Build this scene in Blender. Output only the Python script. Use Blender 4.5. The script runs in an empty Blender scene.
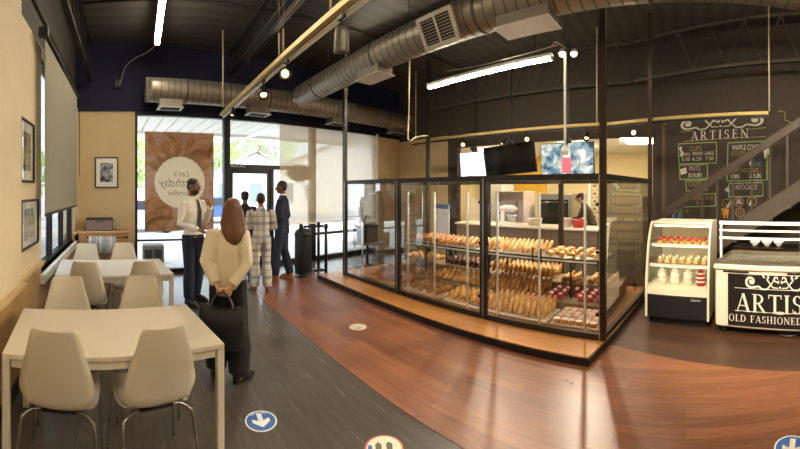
import bpy, math, random
from mathutils import Vector, Matrix
random.seed(7)
SC = bpy.context.scene
COL = SC.collection
PI = math.pi
def srgb(h):
    h = h.lstrip('#'); v = [int(h[i:i+2], 16)/255 for i in (0, 2, 4)]
    return tuple(c/12.92 if c <= .04045 else ((c+.055)/1.055)**2.4 for c in v)
# ---------------------------------------------------------------- camera model (a cylindrical panorama, eye height 1.65 m)
VPX, HY, F, CH = 143.0, 190.0, 350.0, 1.65
cam = bpy.data.cameras.new('camera'); camo = bpy.data.objects.new('camera', cam); COL.objects.link(camo)
cam.type = 'PANO'; cam.panorama_type = 'CENTRAL_CYLINDRICAL'
cam.central_cylindrical_radius = 1.0
cam.central_cylindrical_range_u_min = -400/F; cam.central_cylindrical_range_u_max = 400/F
cam.central_cylindrical_range_v_min = -(449-HY)/F; cam.central_cylindrical_range_v_max = HY/F
camo.location = (0, 0, CH); camo.rotation_euler = (PI/2, 0, -(400-VPX)/F)
cam.clip_start = .05; cam.clip_end = 300
SC.camera = camo
def th(px): return (px-VPX)/F
def at_d(px, py, d): return Vector((d*math.sin(th(px)), d*math.cos(th(px)), CH+(HY-py)*d/F))
def G(px, py, z=0.0): return at_d(px, py, F*(CH-z)/(py-HY))       # a point of height z
def at_x(px, py, x): return at_d(px, py, x/math.sin(th(px)))       # a point on the plane x
class Plane:
    """an upright plane whose nearest point lies at angle tn and distance D from the viewer"""
    def __init__(s, tn, D): s.tn, s.D = tn, D; s.rz = -tn
    def p(s, px, py, off=0.0): return at_d(px, py, (s.D-off)/math.cos(th(px)-s.tn))
    def u(s, px): return s.D*math.tan(th(px)-s.tn)
    def z(s, px, py): return s.p(px, py).z
    def w(s, u, off=0.0, z=0.0):
        n = Vector((math.sin(s.tn), math.cos(s.tn), 0)); t = Vector((math.cos(s.tn), -math.sin(s.tn), 0))
        return n*(s.D-off) + t*u + Vector((0, 0, z))
FW = Plane(-.1, 6.84)        # the street front
CW = Plane(1.98, 5.95)       # the chalkboard wall
# ---------------------------------------------------------------- materials
MATS = {}
def nodes_of(name):
    m = bpy.data.materials.new(name); m.use_nodes = True
    nt = m.node_tree; nt.nodes.clear()
    return m, nt, nt.nodes.new('ShaderNodeOutputMaterial')
def mat(name, rgb, rough=.5, metal=0.0, var=.08, scale=12, bump=0.0, emit=0.0, stretch=None, spec=.5, coat=0.0, trans=0.0):
    if name in MATS: return MATS[name]
    if isinstance(rgb, str): rgb = srgb(rgb)
    m, nt, out = nodes_of(name)
    N = nt.nodes.new; L = nt.links.new
    b = N('ShaderNodeBsdfPrincipled'); L(b.outputs[0], out.inputs[0])
    tc = N('ShaderNodeTexCoord'); mp = N('ShaderNodeMapping'); L(tc.outputs['Object'], mp.inputs[0])
    if stretch: mp.inputs['Scale'].default_value = stretch
    nz = N('ShaderNodeTexNoise'); nz.inputs['Scale'].default_value = scale; nz.inputs['Detail'].default_value = 5
    L(mp.outputs[0], nz.inputs['Vector'])
    rp = N('ShaderNodeValToRGB'); L(nz.outputs[0], rp.inputs[0])
    rp.color_ramp.elements[0].position = .3; rp.color_ramp.elements[1].position = .7
    rp.color_ramp.elements[0].color = (*[c*(1-var) for c in rgb], 1)
    rp.color_ramp.elements[1].color = (*[min(1, c*(1+var)) for c in rgb], 1)
    L(rp.outputs[0], b.inputs['Base Color'])
    b.inputs['Roughness'].default_value = rough; b.inputs['Metallic'].default_value = metal
    b.inputs['Specular IOR Level'].default_value = spec
    b.inputs['Coat Weight'].default_value = coat
    b.inputs['Transmission Weight'].default_value = trans
    if bump:
        bp = N('ShaderNodeBump'); bp.inputs['Strength'].default_value = bump; bp.inputs['Distance'].default_value = .01
        L(nz.outputs[0], bp.inputs['Height']); L(bp.outputs[0], b.inputs['Normal'])
    if emit:
        b.inputs['Emission Color'].default_value = (*rgb, 1); b.inputs['Emission Strength'].default_value = emit
    MATS[name] = m
    return m
def glass(name, tint=(1, 1, 1), ior=1.45, boost=1.0, rough=0.0):
    if name in MATS: return MATS[name]
    m, nt, out = nodes_of(name); N = nt.nodes.new; L = nt.links.new
    t = N('ShaderNodeBsdfTransparent'); t.inputs[0].default_value = (*tint, 1)
    g = N('ShaderNodeBsdfGlossy'); g.inputs['Roughness'].default_value = rough
    f = N('ShaderNodeFresnel'); f.inputs[0].default_value = ior
    mm = N('ShaderNodeMath'); mm.operation = 'MULTIPLY'; mm.inputs[1].default_value = boost; L(f.outputs[0], mm.inputs[0])
    x = N('ShaderNodeMixShader'); L(mm.outputs[0], x.inputs[0]); L(t.outputs[0], x.inputs[1]); L(g.outputs[0], x.inputs[2])
    L(x.outputs[0], out.inputs[0]); MATS[name] = m
    return m
def planks(name, c1, c2, along, rough, pw=.13, pl=1.2, gap=.5, spec=.5):
    """wood flooring: brick pattern of boards with a stretched grain"""
    m, nt, out = nodes_of(name); N = nt.nodes.new; L = nt.links.new
    b = N('ShaderNodeBsdfPrincipled'); L(b.outputs[0], out.inputs[0])
    tc = N('ShaderNodeTexCoord'); mp = N('ShaderNodeMapping'); L(tc.outputs['Object'], mp.inputs[0])
    mp.inputs['Rotation'].default_value = (0, 0, along)
    br = N('ShaderNodeTexBrick'); L(mp.outputs[0], br.inputs[0])
    br.inputs['Scale'].default_value = 1; br.inputs['Brick Width'].default_value = pl; br.inputs['Row Height'].default_value = pw
    br.inputs['Mortar Size'].default_value = .002; br.inputs['Color1'].default_value = (0, 0, 0, 1); br.inputs['Color2'].default_value = (1, 1, 1, 1)
    br.inputs['Mortar'].default_value = (.3, .3, .3, 1); br.offset = .37
    mg = N('ShaderNodeMapping'); mg.inputs['Scale'].default_value = (1.2, 16, 1); L(mp.outputs[0], mg.inputs[0])
    nz = N('ShaderNodeTexNoise'); nz.inputs['Scale'].default_value = 1.6; nz.inputs['Detail'].default_value = 8; nz.inputs['Roughness'].default_value = .7
    L(mg.outputs[0], nz.inputs['Vector'])
    ma = N('ShaderNodeMath'); ma.operation = 'MULTIPLY_ADD'; ma.inputs[1].default_value = .3
    L(br.outputs[0], ma.inputs[0]); L(nz.outputs[0], ma.inputs[2])
    rp = N('ShaderNodeValToRGB'); L(ma.outputs[0], rp.inputs[0])
    rp.color_ramp.elements[0].position = .3; rp.color_ramp.elements[1].position = .95
    rp.color_ramp.elements[0].color = (*srgb(c1), 1); rp.color_ramp.elements[1].color = (*srgb(c2), 1)
    mx = N('ShaderNodeMixRGB'); mx.blend_type = 'MULTIPLY'; mx.inputs[2].default_value = (gap, gap, gap, 1)
    L(br.outputs['Fac'], mx.inputs[0]); L(rp.outputs[0], mx.inputs[1]); L(mx.outputs[0], b.inputs['Base Color'])
    rr = N('ShaderNodeMapRange'); rr.inputs['To Min'].default_value = rough-.08; rr.inputs['To Max'].default_value = rough+.1
    L(nz.outputs[0], rr.inputs[0]); L(rr.outputs[0], b.inputs['Roughness'])
    b.inputs['Specular IOR Level'].default_value = spec
    bp = N('ShaderNodeBump'); bp.inputs['Strength'].default_value = .08; bp.inputs['Distance'].default_value = .01
    L(nz.outputs[0], bp.inputs['Height']); L(bp.outputs[0], b.inputs['Normal'])
    MATS[name] = m
    return m
# ---------------------------------------------------------------- mesh building
class MB:
    def __init__(s): s.v, s.f, s.m, s.sm = [], [], [], []
    def add(s, vs, fs, mi=0, smooth=False):
        b = len(s.v); s.v += [tuple(p) for p in vs]
        for f in fs: s.f.append([b+i for i in f]); s.m.append(mi); s.sm.append(smooth)
        return s
    def box(s, c, d, M=None, mi=0, bev=0.0):
        """box centred at c with full size d, optionally chamfered"""
        hx, hy, hz = d[0]/2, d[1]/2, d[2]/2; e = min(bev, hx*.45, hy*.45, hz*.45)
        vs, fs = [], []
        if e <= 0:
            for x in (-hx, hx):
                for y in (-hy, hy):
                    for z in (-hz, hz): vs.append(Vector((x, y, z)))
            fs = [(0, 1, 3, 2), (4, 6, 7, 5), (0, 4, 5, 1), (2, 3, 7, 6), (0, 2, 6, 4), (1, 5, 7, 3)]
        else:
            idx = {}
            for sx in (-1, 1):
                for sy in (-1, 1):
                    for sz in (-1, 1):
                        for a in range(3):
                            q = [sx*(hx-(e if a != 0 else 0)), sy*(hy-(e if a != 1 else 0)), sz*(hz-(e if a != 2 else 0))]
                            idx[(sx, sy, sz, a)] = len(vs); vs.append(Vector(q))
            def q(*k): return [idx[i] for i in k]
            for t in (-1, 1):
                fs.append(q((t, -1, -1, 0), (t, 1, -1, 0), (t, 1, 1, 0), (t, -1, 1, 0)))
                fs.append(q((-1, t, -1, 1), (1, t, -1, 1), (1, t, 1, 1), (-1, t, 1, 1)))
                fs.append(q((-1, -1, t, 2), (1, -1, t, 2), (1, 1, t, 2), (-1, 1, t, 2)))
                for r in (-1, 1):
                    fs.append(q((t, r, -1, 0), (t, r, 1, 0), (t, r, 1, 1), (t, r, -1, 1)))
                    fs.append(q((t, -1, r, 0), (t, 1, r, 0), (t, 1, r, 2), (t, -1, r, 2)))
                    fs.append(q((-1, t, r, 1), (1, t, r, 1), (1, t, r, 2), (-1, t, r, 2)))
                    for w in (-1, 1): fs.append(q((t, r, w, 0), (t, r, w, 1), (t, r, w, 2)))
        if M is not None: vs = [M @ p for p in vs]
        c = Vector(c)
        return s.add([p+c for p in vs], fs, mi)
    def b2(s, lo, hi, mi=0, bev=0.0):
        lo, hi = Vector(lo), Vector(hi)
        return s.box((lo+hi)/2, hi-lo, None, mi, bev)
    def bar(s, p0, p1, w, h, up=(0, 0, 1), mi=0):
        """rectangular bar from p0 to p1, w across, h along up"""
        p0, p1 = Vector(p0), Vector(p1); d = (p1-p0).normalized(); up = Vector(up)
        if abs(d.dot(up)) > .99: up = Vector((0, 1, 0))
        x = d.cross(up).normalized()*w/2; y = x.cross(d).normalized()*h/2
        vs = [p+a*x+b*y for p in (p0, p1) for a, b in ((-1, -1), (1, -1), (1, 1), (-1, 1))]
        return s.add(vs, [(0, 3, 2, 1), (4, 5, 6, 7), (0, 1, 5, 4), (1, 2, 6, 5), (2, 3, 7, 6), (3, 0, 4, 7)], mi)
    def loft(s, rings, closed=True, cap=True, mi=0, smooth=True):
        n = len(rings[0]); vs = [p for r in rings for p in r]; fs = []
        for i in range(len(rings)-1):
            for j in range(n if closed else n-1):
                k = (j+1) % n; fs.append((i*n+j, i*n+k, (i+1)*n+k, (i+1)*n+j))
        if cap: fs.append(list(range(n))[::-1]); fs.append([(len(rings)-1)*n+j for j in range(n)])
        return s.add(vs, fs, mi, smooth)
    def tube(s, pts, r, n=10, mi=0, smooth=True, side=None):
        """round (or elliptical) tube; r is a number, a list, or a list of (across, along) pairs"""
        pts = [Vector(p) for p in pts]; rings = []; ref = None
        for i, p in enumerate(pts):
            d = (pts[min(i+1, len(pts)-1)]-pts[max(i-1, 0)]).normalized()
            if side is not None: x = Vector(side)
            elif ref is None: x = Vector((1, 0, 0)) if abs(d.x) < .9 else Vector((0, 1, 0))
            else: x = ref
            x = (x-d*x.dot(d))
            if x.length < 1e-4: x = d.orthogonal()
            x.normalize(); y = d.cross(x); ref = x
            rr = r[i] if isinstance(r, (list, tuple)) else r
            a, b = rr if isinstance(rr, (list, tuple)) else (rr, rr)
            rings.append([p+x*(a*math.cos(2*PI*k/n))+y*(b*math.sin(2*PI*k/n)) for k in range(n)])
        return s.loft(rings, True, True, mi, smooth)
    def lathe(s, prof, n=24, c=(0, 0, 0), mi=0, smooth=True):
        c = Vector(c); rings = [[c+Vector((r*math.cos(2*PI*k/n), r*math.sin(2*PI*k/n), z)) for k in range(n)] for r, z in prof]
        return s.loft(rings, True, True, mi, smooth)
    def ball(s, c, r, n=12, mi=0, M=None):
        c = Vector(c); r = Vector(r) if not isinstance(r, (int, float)) else Vector((r, r, r)); rings = []
        for i in range(1, n):
            a = PI*i/n
            ring = [Vector((r.x*math.sin(a)*math.cos(2*PI*k/(n*2)), r.y*math.sin(a)*math.sin(2*PI*k/(n*2)), -r.z*math.cos(a))) for k in range(n*2)]
            rings.append([(M @ p if M else p)+c for p in ring])
        return s.loft(rings, True, True, mi, True)
    def prism(s, poly, t, O=(0, 0, 0), U=(1, 0, 0), V=(0, 0, 1), mi=0):
        """flat outline (u, v) in the plane O,U,V given thickness t along U x V (toward -, centred from 0 to t)"""
        O, U, V = Vector(O), Vector(U), Vector(V); W = U.cross(V).normalized()*t
        n = len(poly); vs = [O+U*a+V*b for a, b in poly]+[O+U*a+V*b+W for a, b in poly]
        fs = [list(range(n))[::-1], [n+i for i in range(n)]]+[(i, (i+1) % n, n+(i+1) % n, n+i) for i in range(n)]
        return s.add(vs, fs, mi)
    def xf(s, M): s.v = [tuple(M @ Vector(p)) for p in s.v]; return s
    def build(s, name, mats, parent=None, loc=None, rz=None, **kw):
        me = bpy.data.meshes.new(name); me.from_pydata(s.v, [], s.f)
        if not isinstance(mats, (list, tuple)): mats = [mats]
        for m in mats: me.materials.append(m)
        me.polygons.foreach_set('material_index', s.m); me.polygons.foreach_set('use_smooth', s.sm)
        me.update()
        o = bpy.data.objects.new(name, me); COL.objects.link(o)
        if parent: o.parent = parent
        if loc is not None: o.location = loc
        if rz is not None: o.rotation_euler = (0, 0, rz)
        if kw: tag(o, **kw)
        return o
def tag(o, label=None, cat=None, group=None, kind=None):
    if label: o['label'] = label
    if cat: o['category'] = cat
    if group: o['group'] = group
    if kind: o['kind'] = kind
    return o
def thing(name, label, cat, loc=(0, 0, 0), rz=0.0, group=None):
    o = bpy.data.objects.new(name, None); COL.objects.link(o); o.empty_display_size = .1
    o.location = loc; o.rotation_euler = (0, 0, rz)
    return tag(o, label, cat, group)
def struct(name, loc=None, rz=0.0, label=None):
    o = bpy.data.objects.new(name, None); COL.objects.link(o); o.empty_display_size = .1
    if loc is not None: o.location = loc
    o.rotation_euler = (0, 0, rz)
    return tag(o, label, None, None, 'structure')
KIDS = {}
def kids(o): return [c for c in COL.objects if c.parent is o]
def dup(o, loc=None, rot=None, label=None, group=None, name=None):
    c = o.copy(); COL.objects.link(c)
    if loc is not None: c.location = loc
    if rot is not None: c.rotation_euler = rot if isinstance(rot, (tuple, list)) else (0, 0, rot)
    if label: c['label'] = label
    if group: c['group'] = group
    for k in kids(o):
        d = k.copy(); COL.objects.link(d); d.parent = c
        for g in kids(k):
            e = g.copy(); COL.objects.link(e); e.parent = d
    return c
def rotz(a): return Matrix.Rotation(a, 3, 'Z')
def writing(body, size, xs=1.0, weight=0.0, align='CENTER', mirror=False, shear=0.0, depth=.0015):
    """lettering as a mesh builder lying in the x,z plane and facing -y, centred at the origin"""
    cu = bpy.data.curves.new('writing', 'FONT'); cu.body = body; cu.size = size; cu.align_x = align; cu.align_y = 'CENTER'
    cu.shear = shear; cu.offset = weight; cu.extrude = depth/2; cu.resolution_u = 3
    o = bpy.data.objects.new('writing', cu); COL.objects.link(o)
    dg = bpy.context.evaluated_depsgraph_get(); ev = o.evaluated_get(dg); me = ev.to_mesh()
    mb = MB(); sx = -xs if mirror else xs
    mb.add([(p.co.x*sx, -p.co.z, p.co.y) for p in me.vertices], [tuple(q.vertices) for q in me.polygons])
    ev.to_mesh_clear(); bpy.data.objects.remove(o); bpy.data.curves.remove(cu)
    return mb
def wr(parent, name, body, size, m, p, tilt=0.0, **kw):
    """one line of writing on a board whose local frame is x along, z up, -y towards the viewer"""
    mb = writing(body, size, **kw); mb.xf(Matrix.Translation(Vector(p)) @ Matrix.Rotation(-tilt, 4, 'Y'))
    return mb.build(name, m, parent)
# ------------------- roman capitals with serifs, 1 unit tall, drawn as filled strokes
def arc(cx, cy, rx, ry, a0, a1, w0, w1, n=14):
    """a curved stroke, thick (w1) at its sides and thin (w0) at top and bottom"""
    o, i = [], []
    for k in range(n+1):
        a = math.radians(a0+(a1-a0)*k/n); c, s_ = math.cos(a), math.sin(a); w = w0+(w1-w0)*abs(c)**1.3
        o.append((cx+rx*c, cy+ry*s_)); i.append((cx+(rx-w)*c, cy+(ry-w)*s_))
    return [[o[k], o[k+1], i[k+1], i[k]] for k in range(n)]
def sg(x0, y0, x1, y1, w, horiz=True):
    if horiz: return [[(x0-w/2, y0), (x0+w/2, y0), (x1+w/2, y1), (x1-w/2, y1)]]
    return [[(x0, y0-w/2), (x1, y1-w/2), (x1, y1+w/2), (x0, y0+w/2)]]
def ser(x, y, w=.3): return sg(x-w/2, y+(.02 if y < .5 else -.02), x+w/2, y+(.02 if y < .5 else -.02), .045, False)
K, T_ = .15, .06
GLY = {
 'A': (.82, sg(.1, 0, .42, 1, .06)+sg(.42, 1, .72, 0, K)+sg(.2, .33, .62, .33, .05, False)+ser(.1, 0, .24)+ser(.72, 0, .3)),
 'R': (.8, sg(.17, 0, .17, 1, K)+ser(.17, 0)+ser(.1, 1, .2)+arc(.34, .74, .3, .26, -90, 90, .05, .14)+sg(.17, .975, .36, .975, .05, False)+sg(.17, .505, .36, .505, .05, False)+sg(.36, .5, .7, 0, K)+ser(.72, 0, .2)),
 'T': (.74, sg(.37, 0, .37, 1, K)+ser(.37, 0)+sg(.02, .97, .72, .97, .06, False)+sg(.03, .78, .03, 1, .045)+sg(.71, .78, .71, 1, .045)),
 'I': (.36, sg(.18, 0, .18, 1, K)+ser(.18, 0)+ser(.18, 1)),
 'S': (.58, arc(.29, .745, .24, .255, 35, 270, .05, .13)+arc(.29, .265, .25, .265, -145, 90, .05, .14)+sg(.5, .74, .5, .95, .04)+sg(.05, .03, .05, .26, .04)),
 'E': (.66, sg(.17, 0, .17, 1, K)+ser(.12, 0, .2)+ser(.12, 1, .2)+sg(.1, .97, .58, .97, .055, False)+sg(.1, .5, .46, .5, .05, False)+sg(.1, .03, .6, .03, .055, False)+sg(.57, .8, .57, 1, .045)+sg(.59, 0, .59, .22, .045)+sg(.46, .4, .46, .6, .04)),
 'N': (.86, sg(.14, 0, .14, 1, .06)+sg(.12, 1, .72, 0, K)+sg(.73, 0, .73, 1, .06)+ser(.14, 0, .22)+ser(.08, 1, .2)+ser(.73, 1, .22)),
 'O': (.86, arc(.43, .5, .4, .52, 0, 360, .05, .14, 28)),
 'D': (.84, sg(.17, 0, .17, 1, K)+ser(.1, 0, .2)+ser(.1, 1, .2)+arc(.3, .5, .48, .5, -90, 90, .05, .14, 18)+sg(.1, .975, .32, .975, .05, False)+sg(.1, .025, .32, .025, .05, False)),
 'L': (.64, sg(.17, 0, .17, 1, K)+ser(.17, 1)+ser(.1, 0, .2)+sg(.1, .03, .58, .03, .055, False)+sg(.58, 0, .58, .24, .045)),
 'F': (.62, sg(.17, 0, .17, 1, K)+ser(.17, 0)+ser(.12, 1, .2)+sg(.1, .97, .57, .97, .055, False)+sg(.1, .5, .44, .5, .05, False)+sg(.56, .78, .56, 1, .045)+sg(.44, .4, .44, .6, .04)),
 'H': (.88, sg(.17, 0, .17, 1, K)+sg(.7, 0, .7, 1, K)+ser(.17, 0)+ser(.17, 1)+ser(.7, 0)+ser(.7, 1)+sg(.17, .5, .7, .5, .05, False)),
 'U': (.8, sg(.17, .3, .17, 1, K)+sg(.66, .3, .66, 1, .06)+ser(.17, 1)+ser(.66, 1, .2)+arc(.39, .31, .295, .32, 180, 360, .05, .12)),
 ' ': (.4, []),
}
def roman(body, size, gap=.1):
    """serif capitals as thin raised strokes in the x,z plane, centred"""
    tot = sum(GLY[c][0]+gap for c in body)-gap; x = -tot/2; mb = MB(); k = 0
    for c in body:
        for q in GLY[c][1]:
            k += 1
            mb.prism([((x+a)*size, (b-.5)*size) for a, b in q], -.0015-.00002*(k % 7))
        x += GLY[c][0]+gap
    return mb
def scroll(s, m=1):
    """the swash ornament over the name: curled strokes mirrored about the centre, in the x,z plane"""
    mb = MB()
    def swash(pts, w):
        for sx in (-1, 1):
            L_ = [(sx*a*s, b*s) for a, b in pts]
            n = len(L_)
            for i in range(n-1):
                (x0, y0), (x1, y1) = L_[i], L_[i+1]; dx, dy = x1-x0, y1-y0; l = math.hypot(dx, dy) or 1
                wa = w*s*(.35+.65*math.sin(PI*(i+.2)/n)); wb = w*s*(.35+.65*math.sin(PI*(i+1.2)/n)); nx, ny = -dy/l/2, dx/l/2
                mb.prism([(x0+nx*wa, y0+ny*wa), (x0-nx*wa, y0-ny*wa), (x1-nx*wb, y1-ny*wb), (x1+nx*wb, y1+ny*wb)], -.0015-.00002*(i % 5))
    def spiral(cx, cy, r0, r1, a0, a1, n=18): return [(cx+(r0+(r1-r0)*k/n)*math.cos(math.radians(a0+(a1-a0)*k/n)), cy+(r0+(r1-r0)*k/n)*math.sin(math.radians(a0+(a1-a0)*k/n))) for k in range(n+1)]
    swash(spiral(-.82, .0, .05, .17, -120, 300)[::1]+[(-.6, -.12), (-.5, -.2), (-.36, -.19), (-.22, -.02), (-.16, .1)], .07)
    swash(spiral(-.42, .17, .03, .11, 300, -60)+[(-.32, .02), (-.2, -.14), (-.05, -.15)], .06)
    swash(spiral(-.1, .1, .03, .09, -30, 330), .05)
    for x, z in ((0, -.13), (.05, .0), (-.05, .0)): mb.prism([(x*s+.03*s*math.cos(a*PI/4), z*s+.03*s*math.sin(a*PI/4)) for a in range(8)], -.0017)
    for sx in (-1, 1): mb.prism([(sx*.82*s+.055*s*math.cos(a*PI/5), .0*s+.055*s*math.sin(a*PI/5)) for a in range(10)], -.0017)
    return mb
# ================================================================ materials of the room
M_beige = mat('beige_paint', '#d9c7a4', .75, var=.03, scale=3)
M_beige2 = mat('tan_paint', '#c0a97e', .75, var=.04, scale=3)
M_navy = mat('navy_paint', '#070e30', .8, var=.1, scale=4)
M_dark = mat('charcoal_paint', '#3a3128', .8, var=.08, scale=3)
M_chalk = mat('chalkboard_paint', '#352c24', .8, var=.14, scale=5)
M_black = mat('black_metal', '#14130f', .45, .3, var=.1)
M_blackmatte = mat('black_plastic', '#131316', .5, var=.1)
M_bronze = mat('dark_bronze', '#2b2621', .4, .6, var=.1)
M_wain = mat('wainscot_wood', '#b08c58', .5, var=.12, scale=3, stretch=(1, 1, 12))
M_white = mat('white_paint', '#e9e6df', .5, var=.02)
M_steel = mat('brushed_steel', '#b9b4aa', .3, .9, var=.06, stretch=(1, 30, 1))
M_chrome = mat('chrome', '#a9a7a2', .16, 1.0, var=.03)
M_glass = glass('window_glass', (.97, .98, .98), 1.45, .7)
M_tube = mat('lit_tube', '#fff0d8', .4, emit=46.0, var=0)
M_concrete = planks('dark_floor_planks', '#46413b', '#5e564e', PI/2, .24, .9, 3.6, .93)
M_red = planks('red_wood_planks', '#5a301f', '#97603d', PI/2-.02, .36, .11, 1.3, .6)
M_brown = planks('dark_wood_planks', '#2e1f16', '#573a28', PI/2+.3, .35, .13, 1.3, .7)
# ================================================================ floor
mb = MB(); mb.b2((-1.6, -4.2, -.12), (11.2, 7.75, 0)); mb.build('floor', M_concrete, kind='structure')
def slab(name, pts, z, m):
    mb = MB(); mb.prism([(p[0], p[1]) for p in pts], z, (0, 0, 0), (1, 0, 0), (0, 1, 0)); return mb.build(name, m, kind='structure')
slab('floor_wood', [(1.77, -4), (1.77, 5.95), (3.2, 6.05), (3.62, 5.3), (3.62, .85), (3.04, -.96), (2.16, -4)], .004, M_red)
slab('floor_dark_wood', [(3.62, .855), (3.62, 5.6), (6.78, 5.6), (6.78, .85), (4.74, -4), (2.17, -4), (3.05, -.96)], .003, M_brown)
# ================================================================ street front
FO = struct('wall_front', FW.w(0), FW.rz)
uL, uA, uB, uR = FW.u(78), FW.u(135), FW.u(378), FW.u(405)
zt = 3.17
mb = MB(); mb.b2((uL-.2, 0, 0), (uA, .16, 3.2)); mb.b2((uB, 0, 0), (uR+.3, .16, 3.1)); mb.build('beige_panel', M_beige2, FO)
mb = MB(); mb.b2((uL-.2, 0, 3.2), (uA, .16, 4.6)); mb.b2((uA, 0, zt), (uB, .16, 4.6)); mb.b2((uB, 0, 3.1), (uR+.3, .16, 4.6))
mb.b2((uL-.1, -.03, 3.19), (uB, 0, 3.27)); mb.build('navy_panel', M_navy, FO)
mb = MB(); mb.b2((uL-.2, .17, 0), (uR+.3, .2, 4.6)) if 0 else None
u1, u2, u3, u4 = FW.u(224), FW.u(230), FW.u(270.5), FW.u(313.5)
W2 = struct('window_2', FW.w(0), FW.rz)
mb = MB(); mb.b2((uA, .0, .0), (uA+.05, .12, zt)); mb.b2((u1, -.02, 0), (u2, .12, zt)); mb.b2((uA, 0, zt-.05), (u1, .12, zt)); mb.b2((uA, 0, 0), (u1, .12, .09)); mb.b2((uA, .02, .635), (u1, .1, .67)); mb.build('window_frame', M_black, W2)
mb = MB(); mb.b2((uA+.05, .05, .09), (u1, .056, .635)); mb.b2((uA+.05, .05, .67), (u1, .056, zt-.05)); mb.build('pane', M_glass, W2)
W3 = struct('window_3', FW.w(0), FW.rz)
mb = MB(); mb.b2((u4-.07, 0, 0), (u4+.07, .12, zt)); mb.b2((u2, 0, zt-.05), (uB, .12, zt)); mb.b2((u2, 0, 2.1), (u4, .12, 2.19)); mb.b2((u4, 0, 0), (uB, .12, .09)); mb.b2((u3+.08, 0, 0), (u4, .12, .09)); mb.b2((u4, .02, .58), (uB, .1, .64)); mb.build('window_frame', M_black, W3)
mb = MB(); mb.b2((uB-.1, -.01, 0), (uB, .12, zt)); mb.build('jamb', M_white, W3)
mb = MB(); mb.b2((u2, .05, 2.19), (u4-.07, .056, zt-.05)); mb.b2((u3+.08, .05, .09), (u4-.07, .056, 2.1)); mb.b2((u4+.07, .05, .09), (uB-.1, .056, .58)); mb.b2((u4+.07, .05, .64), (uB-.1, .056, zt-.05)); mb.build('pane', M_glass, W3)
D1 = struct('door_1', FW.w(0), FW.rz)
mb = MB(); mb.b2((u2, .01, 0), (u2+.07, .07, 2.1)); mb.b2((u3-.07, .01, 0), (u3, .07, 2.1)); mb.b2((u2, .01, 2.0), (u3, .07, 2.1)); mb.b2((u2, .01, 0), (u3, .07, .22)); mb.build('door_frame', M_black, D1)
mb = MB(); mb.b2((u3, -.01, 0), (u3+.08, .12, 2.1)); mb.build('jamb', M_black, D1)
mb = MB(); mb.b2((u2+.07, .036, .22), (u3-.07, .042, 2.0)); mb.build('pane', M_glass, D1)
mb = MB(); mb.tube([(u2+.1, .01, 1.0), (u2+.1, -.05, 1.0), (u3-.1, -.05, 1.0), (u3-.1, .01, 1.0)], .015); mb.build('push_bar', M_chrome, D1)
wr(FO, 'house_number', '2205', .25, mat('grey_vinyl', '#8c8c84', .6), (FW.u(268), .045, FW.z(268, 150.5)), mirror=True).parent = W3
mb = writing('PLEASE PULL', .06); mb.xf(Matrix.Translation((FW.u(238), -.025, 2.145))); mb.build('door_lettering', M_white, W3)
# ================================================================ left wall
def lx(y): return -1.268+(6.75-y)*.051
def lw(y, z, off=0.0): return Vector((lx(y)+off, y, z))
LA = math.atan(.051)
WL = struct('wall_left')
def lbar(mb, y0, y1, z0, z1, o0, o1):
    """a piece of the left wall, o0..o1 its distance into the room"""
    vs = [lw(y, z, o) for y in (y0, y1) for z in (z0, z1) for o in (o0, o1)]
    mb.add(vs, [(0, 1, 3, 2), (4, 6, 7, 5), (0, 4, 5, 1), (2, 3, 7, 6), (0, 2, 6, 4), (1, 5, 7, 3)])
wy0, wy1, wz0, wz1 = 3.72, 6.3, .72, 3.2
mb = MB()
lbar(mb, -4.1, wy0, .84, 3.24, -.2, 0); lbar(mb, wy1, 6.95, .84, 3.24, -.2, 0); lbar(mb, wy0, wy1, wz1, 3.24, -.2, 0)
mb.build('plaster', M_beige, WL)
mb = MB(); lbar(mb, -4.1, 2.78, .84, 3.24, 0, .06); mb.build('pilaster', M_beige, WL)
mb = MB(); lbar(mb, -4.1, wy0, 0, .84, -.2, 0); lbar(mb, wy0, wy1, 0, wz0, -.2, 0); lbar(mb, wy1, 6.95, 0, .84, -.2, 0); lbar(mb, -4.1, 2.78, 0, .84, 0, .06); mb.build('wainscot', M_wain, WL)
mb = MB(); lbar(mb, -4.1, 7.0, 3.24, 4.6, -.2, -.04); mb.build('upper_wall', mat('upper_wall_paint', '#3b3730', .8), WL)
mb = MB()
for z0, z1, t in ((.82, .85, .03), (.85, .87, .045)): lbar(mb, 2.78, wy0, z0, z1, 0, t); lbar(mb, -4.1, 2.8, z0, z1, .06, .06+t); lbar(mb, wy1, 6.75, z0, z1, 0, t)
mb.build('trim_1', mat('chair_rail_paint', '#c9ad7f', .5), kind='structure')
mb = MB(); lbar(mb, -4.1, 2.78, 0, .13, .06, .075); lbar(mb, 2.78, 6.7, 0, .13, 0, .015); mb.build('baseboard_left', M_blackmatte, kind='structure')
W1 = struct('window_1')
mb = MB(); lbar(mb, wy0, wy0+.05, wz0, wz1, -.14, -.06); lbar(mb, wy1-.05, wy1, wz0, wz1, -.14, -.06); lbar(mb, wy0, wy1, wz0, wz0+.05, -.14, -.06); lbar(mb, wy0, wy1, wz1-.05, wz1, -.14, -.06)
for k in (1, 2): lbar(mb, wy0+k*.86-.02, wy0+k*.86+.02, wz0, wz1, -.14, -.06)
mb.build('window_frame', M_black, W1)
mb = MB(); lbar(mb, wy0+.05, wy1-.05, wz0+.05, wz1-.05, -.105, -.1); mb.build('pane', M_glass, W1)
mb = MB(); lbar(mb, wy0-.05, wy1+.05, wz0-.1, wz0, -.06, .05); mb.build('window_sill', M_white, W1)
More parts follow.
